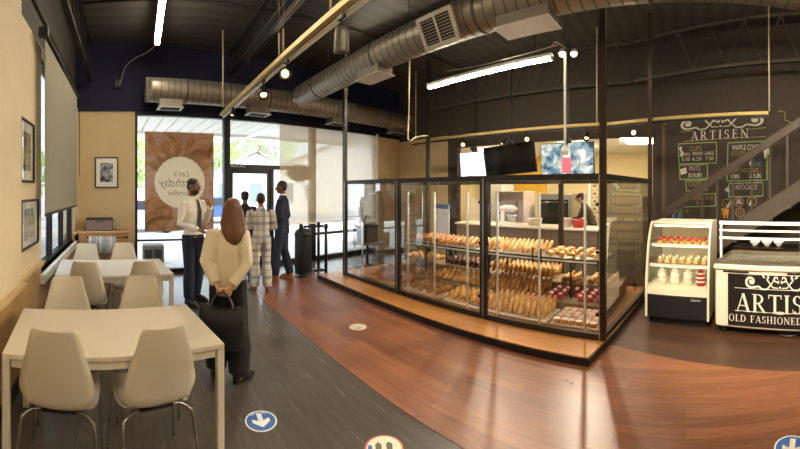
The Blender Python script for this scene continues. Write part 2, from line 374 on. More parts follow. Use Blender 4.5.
# ================================================================ right wall with the kitchen opening
RX = 6.8
ky0, ky1 = .78, RX/math.tan(th(457)); yb = RX/math.tan(th(448)); zk = 2.7
WR = struct('wall_right')
yc = FW.w(uR).y+.1
mb = MB(); mb.b2((RX, yb, 0), (RX+.15, yc, 3.03)); mb.build('beige_panel', M_beige2, WR)
mb = MB(); mb.b2((RX, yb, 3.03), (RX+.15, yc, 4.6)); mb.b2((RX, ky1, 0), (RX+.15, yb, 4.6)); mb.b2((RX, ky0, zk), (RX+.15, ky1, 4.6)); mb.b2((RX, ky0-.06, 0), (RX+.15, ky0, 4.6)); mb.build('dark_panel', M_dark, WR)
CWO = struct('wall_chalkboard', CW.w(0), CW.rz)
ua = CW.u(653)
mb = MB(); mb.b2((ua, 0, 0), (1.9, .15, 4.6)); mb.build('board', M_chalk, CWO)
mb = MB(); mb.b2((-.9, -4.15, 0), (5.0, -4, 4.6)); mb.build('wall_back', M_beige, kind='structure')
# kitchen shell
WK = struct('wall_kitchen')
mb = MB(); mb.b2((10.9, -.6, 0), (11.05, 7.6, 3)); mb.b2((RX+.15, 7.45, 0), (11, 7.6, 3)); mb.b2((RX+.1, -.75, 0), (11, -.6, 3)); mb.build('plaster', mat('kitchen_cream', '#e9d6a8', .7, var=.03), WK)
mb = MB(); mb.b2((RX+.15, -.6, 0), (RX+.3, ky0-.06, 3)); mb.build('plaster', M_beige2, WK)
mb = MB(); mb.b2((RX+.15, -.75, 2.8), (11.05, 7.6, 2.9)); mb.build('ceiling_kitchen', M_white, kind='structure')
# ================================================================ roof deck
mdk, nt, out = nodes_of('roof_deck'); N = nt.nodes.new; L = nt.links.new
b = N('ShaderNodeBsdfPrincipled'); L(b.outputs[0], out.inputs[0]); b.inputs['Roughness'].default_value = .6
tc = N('ShaderNodeTexCoord'); wv = N('ShaderNodeTexWave'); wv.inputs['Scale'].default_value = 1.2; wv.bands_direction = 'Y'; wv.inputs['Distortion'].default_value = .8
L(tc.outputs['Object'], wv.inputs[0]); rp = N('ShaderNodeValToRGB'); L(wv.outputs['Fac'], rp.inputs[0])
rp.color_ramp.elements[0].color = (*srgb('#3a3733'), 1); rp.color_ramp.elements[1].color = (*srgb('#4a4742'), 1)
L(rp.outputs[0], b.inputs['Base Color']); bp = N('ShaderNodeBump'); bp.inputs['Strength'].default_value = .3; L(wv.outputs['Fac'], bp.inputs['Height']); L(bp.outputs[0], b.inputs['Normal'])
mb = MB(); mb.b2((-1.7, -4.2, 4.5), (7.0, 7.9, 4.62)); mb.build('ceiling', mdk, kind='structure')
# ================================================================ outdoors
mb = MB(); mb.b2((-14, 7.0, -.2), (40, 60, -.13)); mb.b2((-14, -6, -.2), (-1.75, 7.0, -.13)); mb.build('pavement', mat('pale_paving', '#cfcac2', .9, var=.05), kind='structure')
mb = MB()
for k in range(26): mb.b2((uL-.5+k*.34, .2, 3.3), (uL-.5+k*.34+.3, 2.9, 3.36))
mb.b2((uL-.6, .2, 3.36), (uR+.6, 2.9, 3.6)); mb.b2((uL-.6, 2.9, 3.22), (uR+.6, 3.0, 3.7)); mb.build('canopy', mat('canopy_white', '#f4f1ea', .6), loc=FW.w(0), rz=FW.rz, kind='structure')
# ================================================================ tables and chairs
M_table = mat('cream_laminate', '#ded3be', .3, var=.02, scale=4)
M_table2 = mat('white_laminate', '#dcdad4', .3, var=.02, scale=4)
M_leg = mat('cream_metal', '#d8d0bf', .4, var=.02)
M_shell = mat('cream_plastic', '#cfc6b2', .42, var=.02, scale=4)
def make_table(label, w, d, top, c, rz, m):
    t = thing('dining_table', label, 'table', (c.x, c.y, 0), rz, 'dining tables')
    mb = MB(); mb.box((0, 0, .725), (w, d, .03), bev=.004); mb.build('tabletop', m, t)
    mb = MB()
    for s in (-1, 1): mb.box((0, s*(d/2-.03), .685), (w-.1, .022, .05)); mb.box((s*(w/2-.03), 0, .685), (.022, d-.1, .05))
    mb.build('apron', M_leg, t)
    for sx in (-1, 1):
        for sy in (-1, 1):
            mb = MB(); mb.box((sx*(w/2-.022), sy*(d/2-.022), .355), (.044, .044, .71), bev=.004); mb.build('leg', M_leg, t)
    return t
def quad_pose(near_l, near_r, far_l, far_r):
    c = (near_l+near_r+far_l+far_r)/4; e = (near_r-near_l)+(far_r-far_l)
    return c, math.atan2(e.y, e.x), e.length/2, ((far_l-near_l)+(far_r-near_r)).length/2
c1, r1, w1, d1 = quad_pose(G(-7, 353, .74), G(213, 344, .74), G(30, 308, .74), G(195, 304, .74))
make_table('cream dining table with chairs pushed up to both long sides', w1, d1, .74, c1, r1, M_table)
c2, r2, w2, d2 = quad_pose(G(54, 276, .74), G(172, 273, .74), G(62, 259, .74), G(161, 259, .74))
make_table('white dining table further back, in front of the wooden cabinet', w2, d2, .74, c2, r2, M_table2)
def smooth_path(P, n=5):
    """Catmull-Rom through the points"""
    P = [Vector(p) for p in P]; out = []
    for i in range(len(P)-1):
        a, b, c, d = P[max(i-1, 0)], P[i], P[i+1], P[min(i+2, len(P)-1)]
        for k in range(n):
            t = k/n; out.append(.5*((2*b)+(c-a)*t+(2*a-5*b+4*c-d)*t*t+(3*b-a-3*c+d)*t**3))
    return out+[P[-1]]
def make_chair():
    t = thing('dining_chair', 'chair', 'chair')
    # one moulded shell: seat sweeping up into a back that narrows to the top (the chair faces +y)
    prof = smooth_path([(.22, .445, .19), (.21, .46, .2), (.1, .45, .215), (-.05, .44, .215), (-.14, .455, .19), (-.185, .5, .18), (-.205, .58, .205), (-.225, .68, .19), (-.25, .8, .155), (-.27, .905, .128), (-.274, .93, .11)], 4)
    rows = []
    n = 10
    for p in prof:
        row = []
        for j in range(n+1):
            s = -1+2*j/n; up = max(0.0, min(1.0, (p.y-.45)/.2))
            curl = .022*s*s*(1-up); fwd = .03*s*s*up
            row.append(Vector((p.z*s, p.x+fwd, p.y+curl)))
        rows.append(row)
    mb = MB(); vs, fs = [], []
    for sgn in (0, 1):
        for i, r in enumerate(rows):
            a = rows[max(i-1, 0)]; b_ = rows[min(i+1, len(rows)-1)]
            for j, q in enumerate(r):
                tv = b_[j]-a[j]; uv = r[min(j+1, n)]-r[max(j-1, 0)]; nn = uv.cross(tv).normalized()
                vs.append(q+nn*(.004 if sgn else -.004))
    R, Cc = len(rows), n+1; off = R*Cc
    for i in range(R-1):
        for j in range(n):
            a = i*Cc+j; fs.append((a, a+1, a+Cc+1, a+Cc)); fs.append((off+a, off+a+Cc, off+a+Cc+1, off+a+1))
    for i in range(R-1):
        for j in (0, n): a = i*Cc+j; fs.append((a, a+Cc, off+a+Cc, off+a) if j == 0 else (a, off+a, off+a+Cc, a+Cc))
    for j in range(n):
        for i in (0, R-1): a = i*Cc+j; fs.append((a, off+a, off+a+1, a+1) if i == 0 else (a, a+1, off+a+1, off+a))
    mb.add(vs, fs, 0, True); mb.build('seat_shell', M_shell, t)
    for sx in (-1, 1):
        for sy in (-1, 1):
            yt, yb_ = (.12, .2) if sy > 0 else (-.1, -.24)
            pts = smooth_path([(sx*.07, yt, .425), (sx*.14, yt+.1*(yb_-yt), .425), (sx*.19, yt+.3*(yb_-yt), .40), (sx*.205, yt+.45*(yb_-yt), .35), (sx*.222, yb_, .01)], 5)
            mb = MB(); mb.tube(pts, .009, 10); mb.lathe([(.011, 0), (.012, .012), (.008, .014)], 10, (sx*.222, yb_, 0)); mb.build('leg', M_chrome, t)
    mb = MB(); mb.box((0, .01, .428), (.2, .28, .014), bev=.004)
    mb.build('seat_plate', M_blackmatte, t)
    return t
chair0 = make_chair(); first = [True]
def chair(px, py, z, rz, label, depth=None):
    """the middle of the back's top edge seen at (px, py)"""
    top = G(px, py, z) if depth is None else at_d(px, py, depth)
    off = rotz(rz) @ Vector((0, -.272, 0))
    loc = (top.x-off.x, top.y-off.y, 0)
    if first[0]:
        first[0] = False; chair0.location = loc; chair0.rotation_euler = (0, 0, rz); chair0['label'] = label; chair0['group'] = 'moulded dining chairs'; return chair0
    return dup(chair0, loc, rz, label, 'moulded dining chairs')
chair(53, 330, .9, r1-.12, 'cream chair, back to us, pushed up to the cream table on its wall side', depth=1.78)
chair(166, 326, .9, r1+.10, 'cream chair, back to us, pushed up to the cream table on its aisle side', depth=1.82)
chair(67, 281, .9, r1+PI+.08, 'cream chair facing us across the cream table, on the wall side', depth=2.92)
chair(141, 279, .9, r1+PI-.06, 'cream chair facing us across the cream table, on the aisle side', depth=2.95)
chair(85, 264, .9, r2-.05, 'cream chair, back to us, on the near side of the white table, wall side', depth=3.5)
chair(146, 264, .9, r2+.05, 'cream chair, back to us, on the near side of the white table, aisle side', depth=3.54)
chair(87, 248, .9, r2+PI-.1, 'sunlit white chair behind the white table, by the window sill', depth=4.72)
chair(123, 245, .9, r2+PI+.1, 'chair behind the white table, in front of the wooden cabinet beside the towels', depth=4.8)
# ================================================================ pictures
M_mat = mat('picture_mount', '#f0ece2', .6, var=.01)
def art(name, c1, c2, c3, scale):
    m, nt, out = nodes_of(name); N = nt.nodes.new; L = nt.links.new
    b = N('ShaderNodeBsdfPrincipled'); L(b.outputs[0], out.inputs[0]); b.inputs['Roughness'].default_value = .6
    tc = N('ShaderNodeTexCoord'); nz = N('ShaderNodeTexNoise'); nz.inputs['Scale'].default_value = scale; nz.inputs['Detail'].default_value = 6; nz.inputs['Distortion'].default_value = 1.2
    L(tc.outputs['Object'], nz.inputs[0]); rp = N('ShaderNodeValToRGB'); L(nz.outputs[0], rp.inputs[0]); cr = rp.color_ramp
    cr.elements[0].position = .38; cr.elements[0].color = (*srgb(c1), 1); cr.elements[1].position = .62; cr.elements[1].color = (*srgb(c3), 1)
    e = cr.elements.new(.5); e.color = (*srgb(c2), 1); L(rp.outputs[0], b.inputs['Base Color']); MATS[name] = m
    return m
def picture(label, loc, rz, w, h, m):
    """local x along the wall, -y into the room"""
    t = thing('picture_frame', label, 'picture', loc, rz, 'framed pictures')
    mb = MB(); f = .022
    for s in (-1, 1): mb.box((0, -.015, s*(h/2-f/2)), (w, .03, f), bev=.003); mb.box((s*(w/2-f/2), -.015, 0), (f, .03, h-2*f), bev=.003)
    mb.build('frame', M_blackmatte, t)
    mb = MB(); mb.box((0, -.006, 0), (w-2*f, .008, h-2*f)); mb.build('mount', M_mat, t)
    mb = MB(); mb.box((0, -.012, 0), (w*.55, .004, h*.62)); mb.build('print', m, t)
    mb = MB(); mb.box((0, -.02, 0), (w-2*f, .003, h-2*f)); mb.build('glazing', glass('picture_glass', (1, 1, 1), 1.25, .46), t)
rzl = PI/2+LA
for label, y, z0, z1, wd, m in (('black framed print with a wide white mount, hung above the other on the side wall', 3.1, 1.72, 2.30, .47, art('print_meadow', '#46433a', '#9b9068', '#cfc7a8', 9)),
                                ('black framed pale print, hung below the other on the side wall', 3.2, 1.10, 1.56, .62, art('print_pale', '#6c7274', '#b9bdb8', '#dedcd2', 6))):
    p = lw(y, (z0+z1)/2, .002); picture(label, p, rzl, wd, z1-z0, m)
p = FW.p(106.5, 172.5, .002); picture('small black framed black and white print on the tan front wall', p, FW.rz, .455, .60, art('print_mono', '#26282a', '#8b9092', '#d3d3cd', 14))
# ================================================================ roller shades
def shade_mat(name, c, tr, see):
    m, nt, out = nodes_of(name); N = nt.nodes.new; L = nt.links.new
    d = N('ShaderNodeBsdfDiffuse'); d.inputs[0].default_value = (*srgb(c), 1); t = N('ShaderNodeBsdfTranslucent'); t.inputs[0].default_value = (*srgb(c), 1)
    p = N('ShaderNodeBsdfTransparent'); a = N('ShaderNodeMixShader'); a.inputs[0].default_value = tr; L(d.outputs[0], a.inputs[1]); L(t.outputs[0], a.inputs[2])
    tc = N('ShaderNodeTexCoord'); wv = N('ShaderNodeTexNoise'); mp = N('ShaderNodeMapping'); mp.inputs['Scale'].default_value = (60, 60, 1.5); L(tc.outputs['Object'], mp.inputs[0]); L(mp.outputs[0], wv.inputs[0])
    mr = N('ShaderNodeMapRange'); mr.inputs['To Min'].default_value = see*.7; mr.inputs['To Max'].default_value = see*1.3; L(wv.outputs[0], mr.inputs[0])
    x = N('ShaderNodeMixShader'); L(mr.outputs[0], x.inputs[0]); L(a.outputs[0], x.inputs[1]); L(p.outputs[0], x.inputs[2]); L(x.outputs[0], out.inputs[0]); MATS[name] = m
    return m
M_shadeL = shade_mat('grey_shade_cloth', '#a39f8e', .18, .02)
M_shadeF = shade_mat('beige_shade_cloth', '#d6cbb0', .25, .46)
q0, q1 = at_d(45, 35, 3.62), at_d(77, 98, 5.95)
t = thing('roller_shade', 'grey roller shade hanging over the side window above the sill', 'window shade', (q0.x, q0.y, 0), math.atan2(q1.y-q0.y, q1.x-q0.x))
ln = (Vector((q1.x, q1.y))-Vector((q0.x, q0.y))).length
mb = MB(); mb.b2((0, -.003, 1.40), (ln, .003, 3.22)); mb.build('cloth', M_shadeL, t)
mb = MB(); mb.box((ln/2, 0, 1.39), (ln, .014, .03), bev=.003); mb.build('hem_bar', M_bronze, t)
mb = MB(); mb.tube([(-.02, 0, 3.25), (ln+.02, 0, 3.25)], .035, 14); mb.build('roller', M_bronze, t)
for x_, w_ in ((-.05, .07), (ln+.05, .05)): mb = MB(); mb.box((x_, .0, 3.26), (w_, .1, .1), bev=.006); mb.build('end_bracket', M_blackmatte, t)
mb = MB(); mb.tube([(ln+.03, -.04, 3.2), (ln+.03, -.04, 1.9)], .006, 8); mb.build('pull_chain', M_blackmatte, t)
ua_, ub_ = FW.u(278.5), FW.u(374)
t = thing('roller_shade', 'wide translucent beige roller shade pulled down over the front window beside the door', 'window shade', FW.w(0), FW.rz)
zb = FW.z(320, 222)
mb = MB(); mb.b2((ua_, -.055, zb), (ub_, -.051, 3.1)); mb.build('cloth', M_shadeF, t)
mb = MB(); mb.tube([(ua_, -.055, 3.13), (ub_, -.055, 3.13)], .03, 12); mb.build('roller', M_bronze, t)
mb = MB(); mb.box(((ua_+ub_)/2, -.053, zb-.01), (ub_-ua_, .014, .025), bev=.003); mb.build('hem_bar', M_mat, t)
c = FW.p(299, 173, -.075)
mb = MB(); rw, rh = 12.3*(c.xy.length)/F/math.cos(.1+th(299)), 8.6*c.xy.length/F
mb.prism([(rw*math.cos(k*PI/24), rh*math.sin(k*PI/24)) for k in range(48)], .02); mb.build('oval_sign', mat('oval_grey', '#23221f', .6), loc=c, rz=FW.rz, label='dark oval sign on the front glass seen through the beige shade', cat='sign')
# ================================================================ window poster
def floral(name):
    m, nt, out = nodes_of(name); N = nt.nodes.new; L = nt.links.new
    d = N('ShaderNodeBsdfDiffuse'); t = N('ShaderNodeBsdfTranslucent'); a = N('ShaderNodeMixShader'); a.inputs[0].default_value = .6
    tc = N('ShaderNodeTexCoord'); nz = N('ShaderNodeTexNoise'); nz.inputs['Scale'].default_value = 2.3; nz.inputs['Detail'].default_value = 7; nz.inputs['Distortion'].default_value = 1.5; nz.inputs['Roughness'].default_value = .65
    L(tc.outputs['Object'], nz.inputs[0]); rp = N('ShaderNodeValToRGB'); L(nz.outputs[0], rp.inputs[0]); cr = rp.color_ramp
    cr.elements[0].position = .3; cr.elements[0].color = (*srgb('#8d6c4c'), 1); cr.elements[1].position = .72; cr.elements[1].color = (*srgb('#a3937a'), 1)
    for p_, c_ in ((.42, '#b08c68'), (.5, '#c9a584'), (.58, '#c9b2ac'), (.65, '#b5a285')): cr.elements.new(p_).color = (*srgb(c_), 1)
    L(rp.outputs[0], d.inputs[0]); L(rp.outputs[0], t.inputs[0]); L(d.outputs[0], a.inputs[1]); L(t.outputs[0], a.inputs[2]); L(a.outputs[0], out.inputs[0]); MATS[name] = m
    return m
pu0, pu1 = FW.u(144.7), FW.u(213.5); pz0, pz1 = FW.z(160, 231), FW.z(160, 132)
pw, ph = pu1-pu0, pz1-pz0
t = thing('window_poster', 'tall brown floral poster with a cream circle hanging in the front window, lettering seen reversed', 'poster', FW.w((pu0+pu1)/2, .012, (pz0+pz1)/2), FW.rz)
mb = MB(); mb.box((0, 0, 0), (pw, .004, ph)); mb.build('sheet', floral('floral_print'), t)
cx, cz, cr_ = (FW.u(180)-(pu0+pu1)/2), FW.z(180, 182)-(pz0+pz1)/2, 26*6.9/F
mb = MB(); mb.prism([(cx+cr_*math.cos(k*PI/24), cz+cr_*math.sin(k*PI/24)) for k in range(48)], -.0012, (0, -.0021, 0)); mb.build('cream_disc', mat('cream_print', '#e8e4d2', .7, var=.01), t)
M_ink = mat('brown_ink', '#9a9078', .7)
wr(t, 'lettering', "Let's", .17, M_ink, (cx+.04, -.004, cz+.16), mirror=True, shear=.3)
wr(t, 'lettering', 'Birthday', .24, M_ink, (cx, -.004, cz-.02), mirror=True, shear=.35)
wr(t, 'lettering', 'Bundles', .15, M_ink, (cx, -.004, cz-.22), mirror=True, shear=.3)
mb = MB()
for j in range(46):
    a = PI/2+(j-22.5)*.05; r0 = cr_*(.96+.06*((j*7) % 5)/5); c_, s_ = math.cos(a), math.sin(a); l = .16+.22*((j*13) % 7)/7
    mb.prism([(cx+c_*r0-.012*s_, cz+s_*r0+.012*c_), (cx+c_*r0+.012*s_, cz+s_*r0-.012*c_), (cx+c_*(r0+l)+.05*math.sin(j), cz+s_*(r0+l))], -.0008, (0, -.0021-.00012*j, 0))
mb.build('wheat_spray', mat('leaf_print', '#93714f', .7), t)
# ================================================================ cabinet by the front wall
fd = .46
cu0, cu1 = FW.u(80), FW.u(129.5)
zc = .9
t = thing('wooden_cabinet', 'light wooden cabinet against the tan front wall with a towel rail', 'cabinet', FW.w((cu0+cu1)/2-.02, .01), FW.rz)
cw_ = (cu1-cu0)*.93
M_oak = mat('light_oak', '#b98f5c', .5, var=.14, scale=4, stretch=(2, 2, 14))
mb = MB(); mb.b2((-cw_/2, -fd, 0), (cw_/2, 0, zc-.04)); mb.build('body', M_oak, t)
mb = MB(); mb.b2((-cw_/2-.02, -fd-.03, zc-.04), (cw_/2+.03, 0, zc), bev=.006); mb.build('top', mat('oak_top', '#c49d6b', .45, var=.1, scale=4, stretch=(12, 2, 2)), t)
for s in (-1, 1):
    mb = MB(); mb.box((s*cw_/4, -fd-.009, .42), (cw_/2-.01, .018, .78), bev=.003); dd = mb.build('door', M_oak, t)
    mb = MB(); mb.ball((s*.05, -fd-.03, .6), .014, 6); mb.build('knob', M_blackmatte, dd)
zr = .80
mb = MB(); mb.tube([(-cw_/2+.15, -fd-.095, zr), (cw_/2-.03, -fd-.095, zr)], .009, 10); mb.lathe([(0, -.02), (.022, -.012), (.022, .012), (0, .02)], 12, (cw_/2-.03, -fd-.095, zr)); mb.b2((-cw_/2+.16, -fd-.1, zr-.01), (-cw_/2+.18, -fd, zr+.01)); mb.b2((cw_/2-.06, -fd-.1, zr-.01), (cw_/2-.04, -fd, zr+.01)); mb.build('towel_rail', M_blackmatte, t)
M_tw = [mat('towel_white', '#e9e8e6', .9, bump=.2), mat('towel_blue', '#aebacb', .9, bump=.2), mat('towel_grey', '#cbcac8', .9, bump=.2)]
for k in range(8):
    x = -cw_/2+.215+k*.062; l = .27+.03*((k*5) % 3); yr = -fd-.095; wd = .052
    outl = [(-.022, -l), (-.02, -.05), (-.016, .004), (-.008, .0155), (.008, .0155), (.016, .004), (.02, -.05), (.022, -l+.06), (.014, -l+.06), (.0125, -.05), (.0115, .002), (.005, .0115), (-.005, .0115), (-.0115, .002), (-.0125, -.05), (-.014, -l)]
    rings = []
    for i in range(6):
        a = i/5; wv_ = .004*math.sin(3*PI*a+k)
        rings.append([Vector((x+wd*(a-.5)*(1 if z > -.1 else 1.08), yr+y+(wv_ if z < -.1 else 0), zr+z)) for y, z in outl])
    mb = MB(); mb.loft(rings)
    o = mb.build('hand_towel', M_tw[k % 3], loc=t.location, rz=FW.rz); tag(o, 'folded striped hand towel draped on the rail of the wooden cabinet', 'towel', 'towels on the cabinet rail')
p = FW.p(99.5, 230, .3); 
t2 = thing('bread_bin', 'dark bin with a mauve front on top of the wooden cabinet', 'box', (p.x, p.y, zc), FW.rz)
mb = MB(); mb.b2((-.25, -.13, 0), (.25, .13, .23), bev=.015); mb.build('body', M_blackmatte, t2)
mb = MB(); mb.b2((-.235, -.142, .012), (.235, -.13, .2), bev=.006); mb.build('front_panel', mat('mauve_panel', '#7d6a68', .5), t2)
mb = MB(); mb.b2((-.06, -.155, .17), (.06, -.142, .185)); mb.build('handle', M_blackmatte, t2)
p = FW.p(117.5, 230, .25); mb = MB(); mb.lathe([(.03, 0), (.035, .02), (.035, .09), (.02, .11), (.02, .125)], 16)
t3 = thing('glass_jar', 'small greenish jar on the cabinet beside the dark bin', 'jar', (p.x, p.y, zc)); mb.build('body', mat('pale_green', '#a3ad91', .2), t3)
mb = MB(); mb.lathe([(.022, .125), (.022, .145), (.0, .146)], 16); mb.build('lid', M_white, t3)
# ================================================================ ducts
M_duct = mat('galvanised_duct', '#958d80', .42, .7, var=.12, scale=2.5, spec=.4)
M_seam = mat('duct_seam', '#5b554c', .5, .6)
M_grille = mat('grille_grey', '#c9c4b8', .5, var=.03)
M_dkgrille = mat('grille_dark', '#0f0d0c', .6)
def duct(t, p0, p1, r, caps=True, step=.17):
    p0, p1 = Vector(p0), Vector(p1); d = (p1-p0).normalized(); L_ = (p1-p0).length
    mb = MB(); n = int(L_/step); M = d.to_track_quat('Z', 'X').to_matrix().to_4x4()
    mb.lathe([(r, L_*k/n) for k in range(n+1)], 36)
    for k in range(1, n): z = L_*k/n; mb.lathe([(r-.004, z-.007), (r+.0025, z-.006), (r+.0025, z+.006), (r-.004, z+.007)], 36, mi=1, smooth=False)
    mb.xf(Matrix.Translation(p0) @ M)
    mb.build('pipe', [M_duct, M_seam], t)
    for k in range(6, n-3, 14):
        q = p0+d*(L_*k/n); mb = MB(); mb.lathe([(r+.007, -.018), (r+.011, -.014), (r+.011, .014), (r+.007, .018)], 32); mb.xf(Matrix.Translation(q) @ M); mb.build('band', M_seam, t)
    return d
def boot(t, c, rz, w, d, h, face, slats=True):
    """box outlet with a grille; c is the centre of its open face"""
    mb = MB(); M = rotz(rz)
    mb.box(Vector(c)+Vector((0, 0, h/2)), (w, d, h), M); b = mb.build('outlet_box', M_duct, t)
    mb = MB(); mb.box(Vector(c)+Vector((0, 0, -.006)), (w+.05, d+.05, .012), M); g = mb.build('grille', M_grille, b)
    mb = MB()
    for k in range(6 if slats else 0): mb.box(Vector(c)+M @ Vector((0, (k-2.5)*d/7, -.014)), (w*.86, .012, .008), M)
    if slats: mb.build('slats', M_dkgrille, b)
DX, DZ, DR = 3.04, 3.515, .205
t = thing('spiral_duct', 'big silver spiral duct running overhead from the front wall toward the viewer', 'air duct')
duct(t, (DX, 6.2, DZ), (DX, -1.2, DZ), DR, step=.12)
for k, y in enumerate((5.2, 3.2, 1.2, -.5)):
    mb = MB(); mb.tube([(DX, y, DZ+DR), (DX, y, 4.5)], .006, 6); mb.build('hanger', M_black, t)
# side register
def rad(a, r=DR): return Vector((DX-math.sin(a)*r, 0, DZ-math.cos(a)*r))
yA, yB = DX/math.tan(th(434))-.02, DX/math.tan(th(469))+.0
a = 1.05; n_ = Vector((-math.sin(a), 0, -math.cos(a))); up = Vector((-math.cos(a), 0, math.sin(a)))
ctr = rad(a, DR+.05)+Vector((0, (yA+yB)/2, 0)); W_, H_ = yA-yB, .34
Mx = Matrix(((0, -n_.x, up.x), (-1, -n_.y, up.y), (0, -n_.z, up.z)))
mb = MB(); mb.box(ctr-n_*.06, (W_*.94, .14, H_*.94), Mx); rg = mb.build('register', M_duct, t)
mb = MB()
for s in (-1, 1): mb.box(ctr+up*(s*(H_/2-.02))+n_*.02, (W_, .02, .04), Mx); mb.box(ctr+Vector((0, s*(W_/2-.02), 0))+n_*.02, (.04, .02, H_-.08), Mx)
mb.box(ctr+n_*.02, (.02, .02, H_-.08), Mx); mb.build('register_frame', M_grille, rg)
mb = MB()
for k in range(9): mb.box(ctr+up*((k-4)*.031)+n_*.012, (W_-.08, .006, .018), Mx)
mb.box(ctr+n_*.006, (W_-.08, .004, H_-.08), Mx); mb.build('louvre', M_dkgrille, rg)
y_ = DX/math.tan(th(374)); boot(t, (DX, y_, DZ-DR-.07), 0, .26, .5, .14, 0, False)
y_ = DX/math.tan(th(527)); boot(t, (DX, y_, DZ-DR-.07), 0, .26, .55, .14, 0, False)
# duct along the front wall
t = thing('spiral_duct', 'silver duct along the navy front wall above the windows, with square outlets', 'air duct', FW.w(0), FW.rz)
ou = .42; k0 = 6.84-ou
u0, u1_ = k0*math.tan(th(147)+.1), k0*math.tan(th(432)+.1); fz = 3.50; fr = .225
duct(t, (u0, -ou, fz), (u1_, -ou, fz), fr, step=.12)
mb = MB(); mb.lathe([(fr*.2, -.012), (fr, -.01), (fr, .01), (fr*.2, .012)], 32); mb.xf(Matrix.Translation((u0-.02, -ou, fz)) @ Matrix.Rotation(PI/2, 4, 'Y')); mb.build('end_cap', M_duct, t)
for px in (170, 258, 337, 396): boot(t, (k0*math.tan(th(px)+.1), -ou, fz-fr-.1), 0, .42, .26, .26, 0)
for u in (u0+.4, 2.2, 4.2, 6.0): mb = MB(); mb.tube([(u, -ou, fz+fr), (u, -ou, 4.5)], .006, 6); mb.build('hanger', M_black, t)
# ================================================================ strip lights
def striplight(label, p0, p1, lit=True, w=.1):
    p0, p1 = Vector(p0), Vector(p1); d = p1-p0; L_ = d.length
    t = thing('strip_light', label, 'ceiling light', p0, math.atan2(d.y, d.x), 'fluorescent strip lights')
    mb = MB(); mb.b2((0, -w/2, .02), (L_, w/2, .075), bev=.008); mb.build('housing', M_white if lit else M_steel, t)
    for s in (-1, 1):
        mb = MB(); mb.tube([(.03, s*w*.27, 0), (L_-.03, s*w*.27, 0)], .017, 10); mb.build('tube', M_tube if lit else M_steel, t)
    for x in (.012, L_-.012): mb = MB(); mb.box((x, 0, .005), (.024, w*.54+.03, .05)); mb.build('lampholder', M_steel, t)
    for x in (L_*.12, L_*.88): mb = MB(); mb.tube([(x, 0, .075), (x, 0, 4.5-p0.z)], .006, 6); mb.build('hanger', M_black, t)
    return t
striplight('bright fluorescent strip light over the dining tables', (.24, 6.0, 4.15), (.27, 3.4, 4.15))
striplight('bright fluorescent strip light hanging in front of the dark wall over the pastry case', (4.78, 4.5, 3.56), (4.68, 1.98, 3.56))
striplight('unlit slim strip fixture beside the open joist near the front wall', (2.02, 6.6, 4.15), (2.02, 3.2, 4.15), False, .09)
striplight('short glimpse of a lit strip light behind the big duct', (3.9, 5.35, 4.1), (4.0, 4.1, 4.1))
striplight('added unseen fluorescent strip light over the tables behind the viewer', (.28, .3, 4.15), (.3, -2.3, 4.15))  # added lamp out of view, put in to brighten the room
striplight('added unseen fluorescent strip light over the aisle behind the viewer', (2.4, -.6, 4.15), (2.4, -3.2, 4.15))  # extra fixture behind the camera, added to lift the room brightness
striplight('added unseen fluorescent strip light over the freezer beside the stairs', (3.75, .9, 4.0), (3.3, -1.5, 4.0))  # added lamp above the frame, brightens the freezer side
striplight('added unseen fluorescent strip light near the rear wall facing the freezer', (.6, -2.9, 4.0), (3.1, -2.9, 4.0)) if 0 else striplight('added unseen fluorescent strip light over the open floor between viewer and freezer', (1.25, -.2, 4.15), (1.25, -2.8, 4.15))  # another unseen lamp, added to throw light on the freezer
# cord and box on the front wall
t = thing('junction_box', 'small black electrical box on the navy front wall with a grey cord rising from it', 'electrical box', FW.p(118, 84, .03), FW.rz)
mb = MB(); mb.box((0, 0, 0), (.14, .06, .16), bev=.01); mb.build('box', M_blackmatte, t)
M_cord = mat('grey_cord', '#8d8a86', .5)
e = Matrix.Rotation(-FW.rz, 3, 'Z') @ (Vector((.24, 6.03, 4.17))-t.location)
mb = MB(); mb.tube(smooth_path([(.02, -.04, -.02), (.06, -.06, .06), (.14, -.1, .3), (.3, -.2, .42), (e.x*.8, e.y*.7, e.z*.9), tuple(e)], 6), .008, 8); mb.build('cord', M_cord, t)
# ================================================================ spot tracks
M_gold = mat('aged_gold_paint', '#b39d62', .4, .4, var=.08)
M_can = mat('lamp_can_dark', '#1c1917', .4, .3)
M_cang = mat('lamp_can_grey', '#77736c', .4, .4)
M_bulb = mat('lit_lamp', '#ffc878', .4, emit=9.0, var=0)
M_face = mat('lamp_reflector', '#e9dcbc', .3)
def track(label, pts, drop):
    t = thing('light_track', label, 'track', pts[0], 0)
    P = [Vector(p)-Vector(pts[0]) for p in pts]
    for a, b in zip(P[:-1], P[1:]):
        d = (b-a).normalized(); a2, b2_ = a-d*.0, b+d*.02
        mb = MB(); mb.bar(a2, b2_, .05, .05); mb.build('carrier_rail', M_gold, t)
        mb = MB(); mb.bar(a2+Vector((.045 if drop else 0, 0, -.05)), b2_+Vector((.045 if drop else 0, 0, -.05)), .034, .03); mb.build('track_channel', M_white if drop else M_black, t)
    return t
t = track('long gold rail with a spot track running from the front window over the aisle', [(1.485, 6.55, 3.1), (1.485, -1.0, 3.1)], True)
for y in (3.62, 3.5, 2.5): mb = MB(); mb.tube([(0, y-6.55, .02), (0, y-6.55, .3)], .012, 8); mb.tube([(0, y-6.55, .3), (0, y-6.55, 1.4)], .003, 6); mb.build('hanger', mat('rod_cream', '#c2b491', .4), t)
tr2 = track('curved run of gold rail with spots above the pastry case and menu screens', [(5.9, 6.1, 2.8), (5.9, 3.8, 2.8), (5.9, 1.35, 2.8), (5.12, -1.1, 2.8)], False)
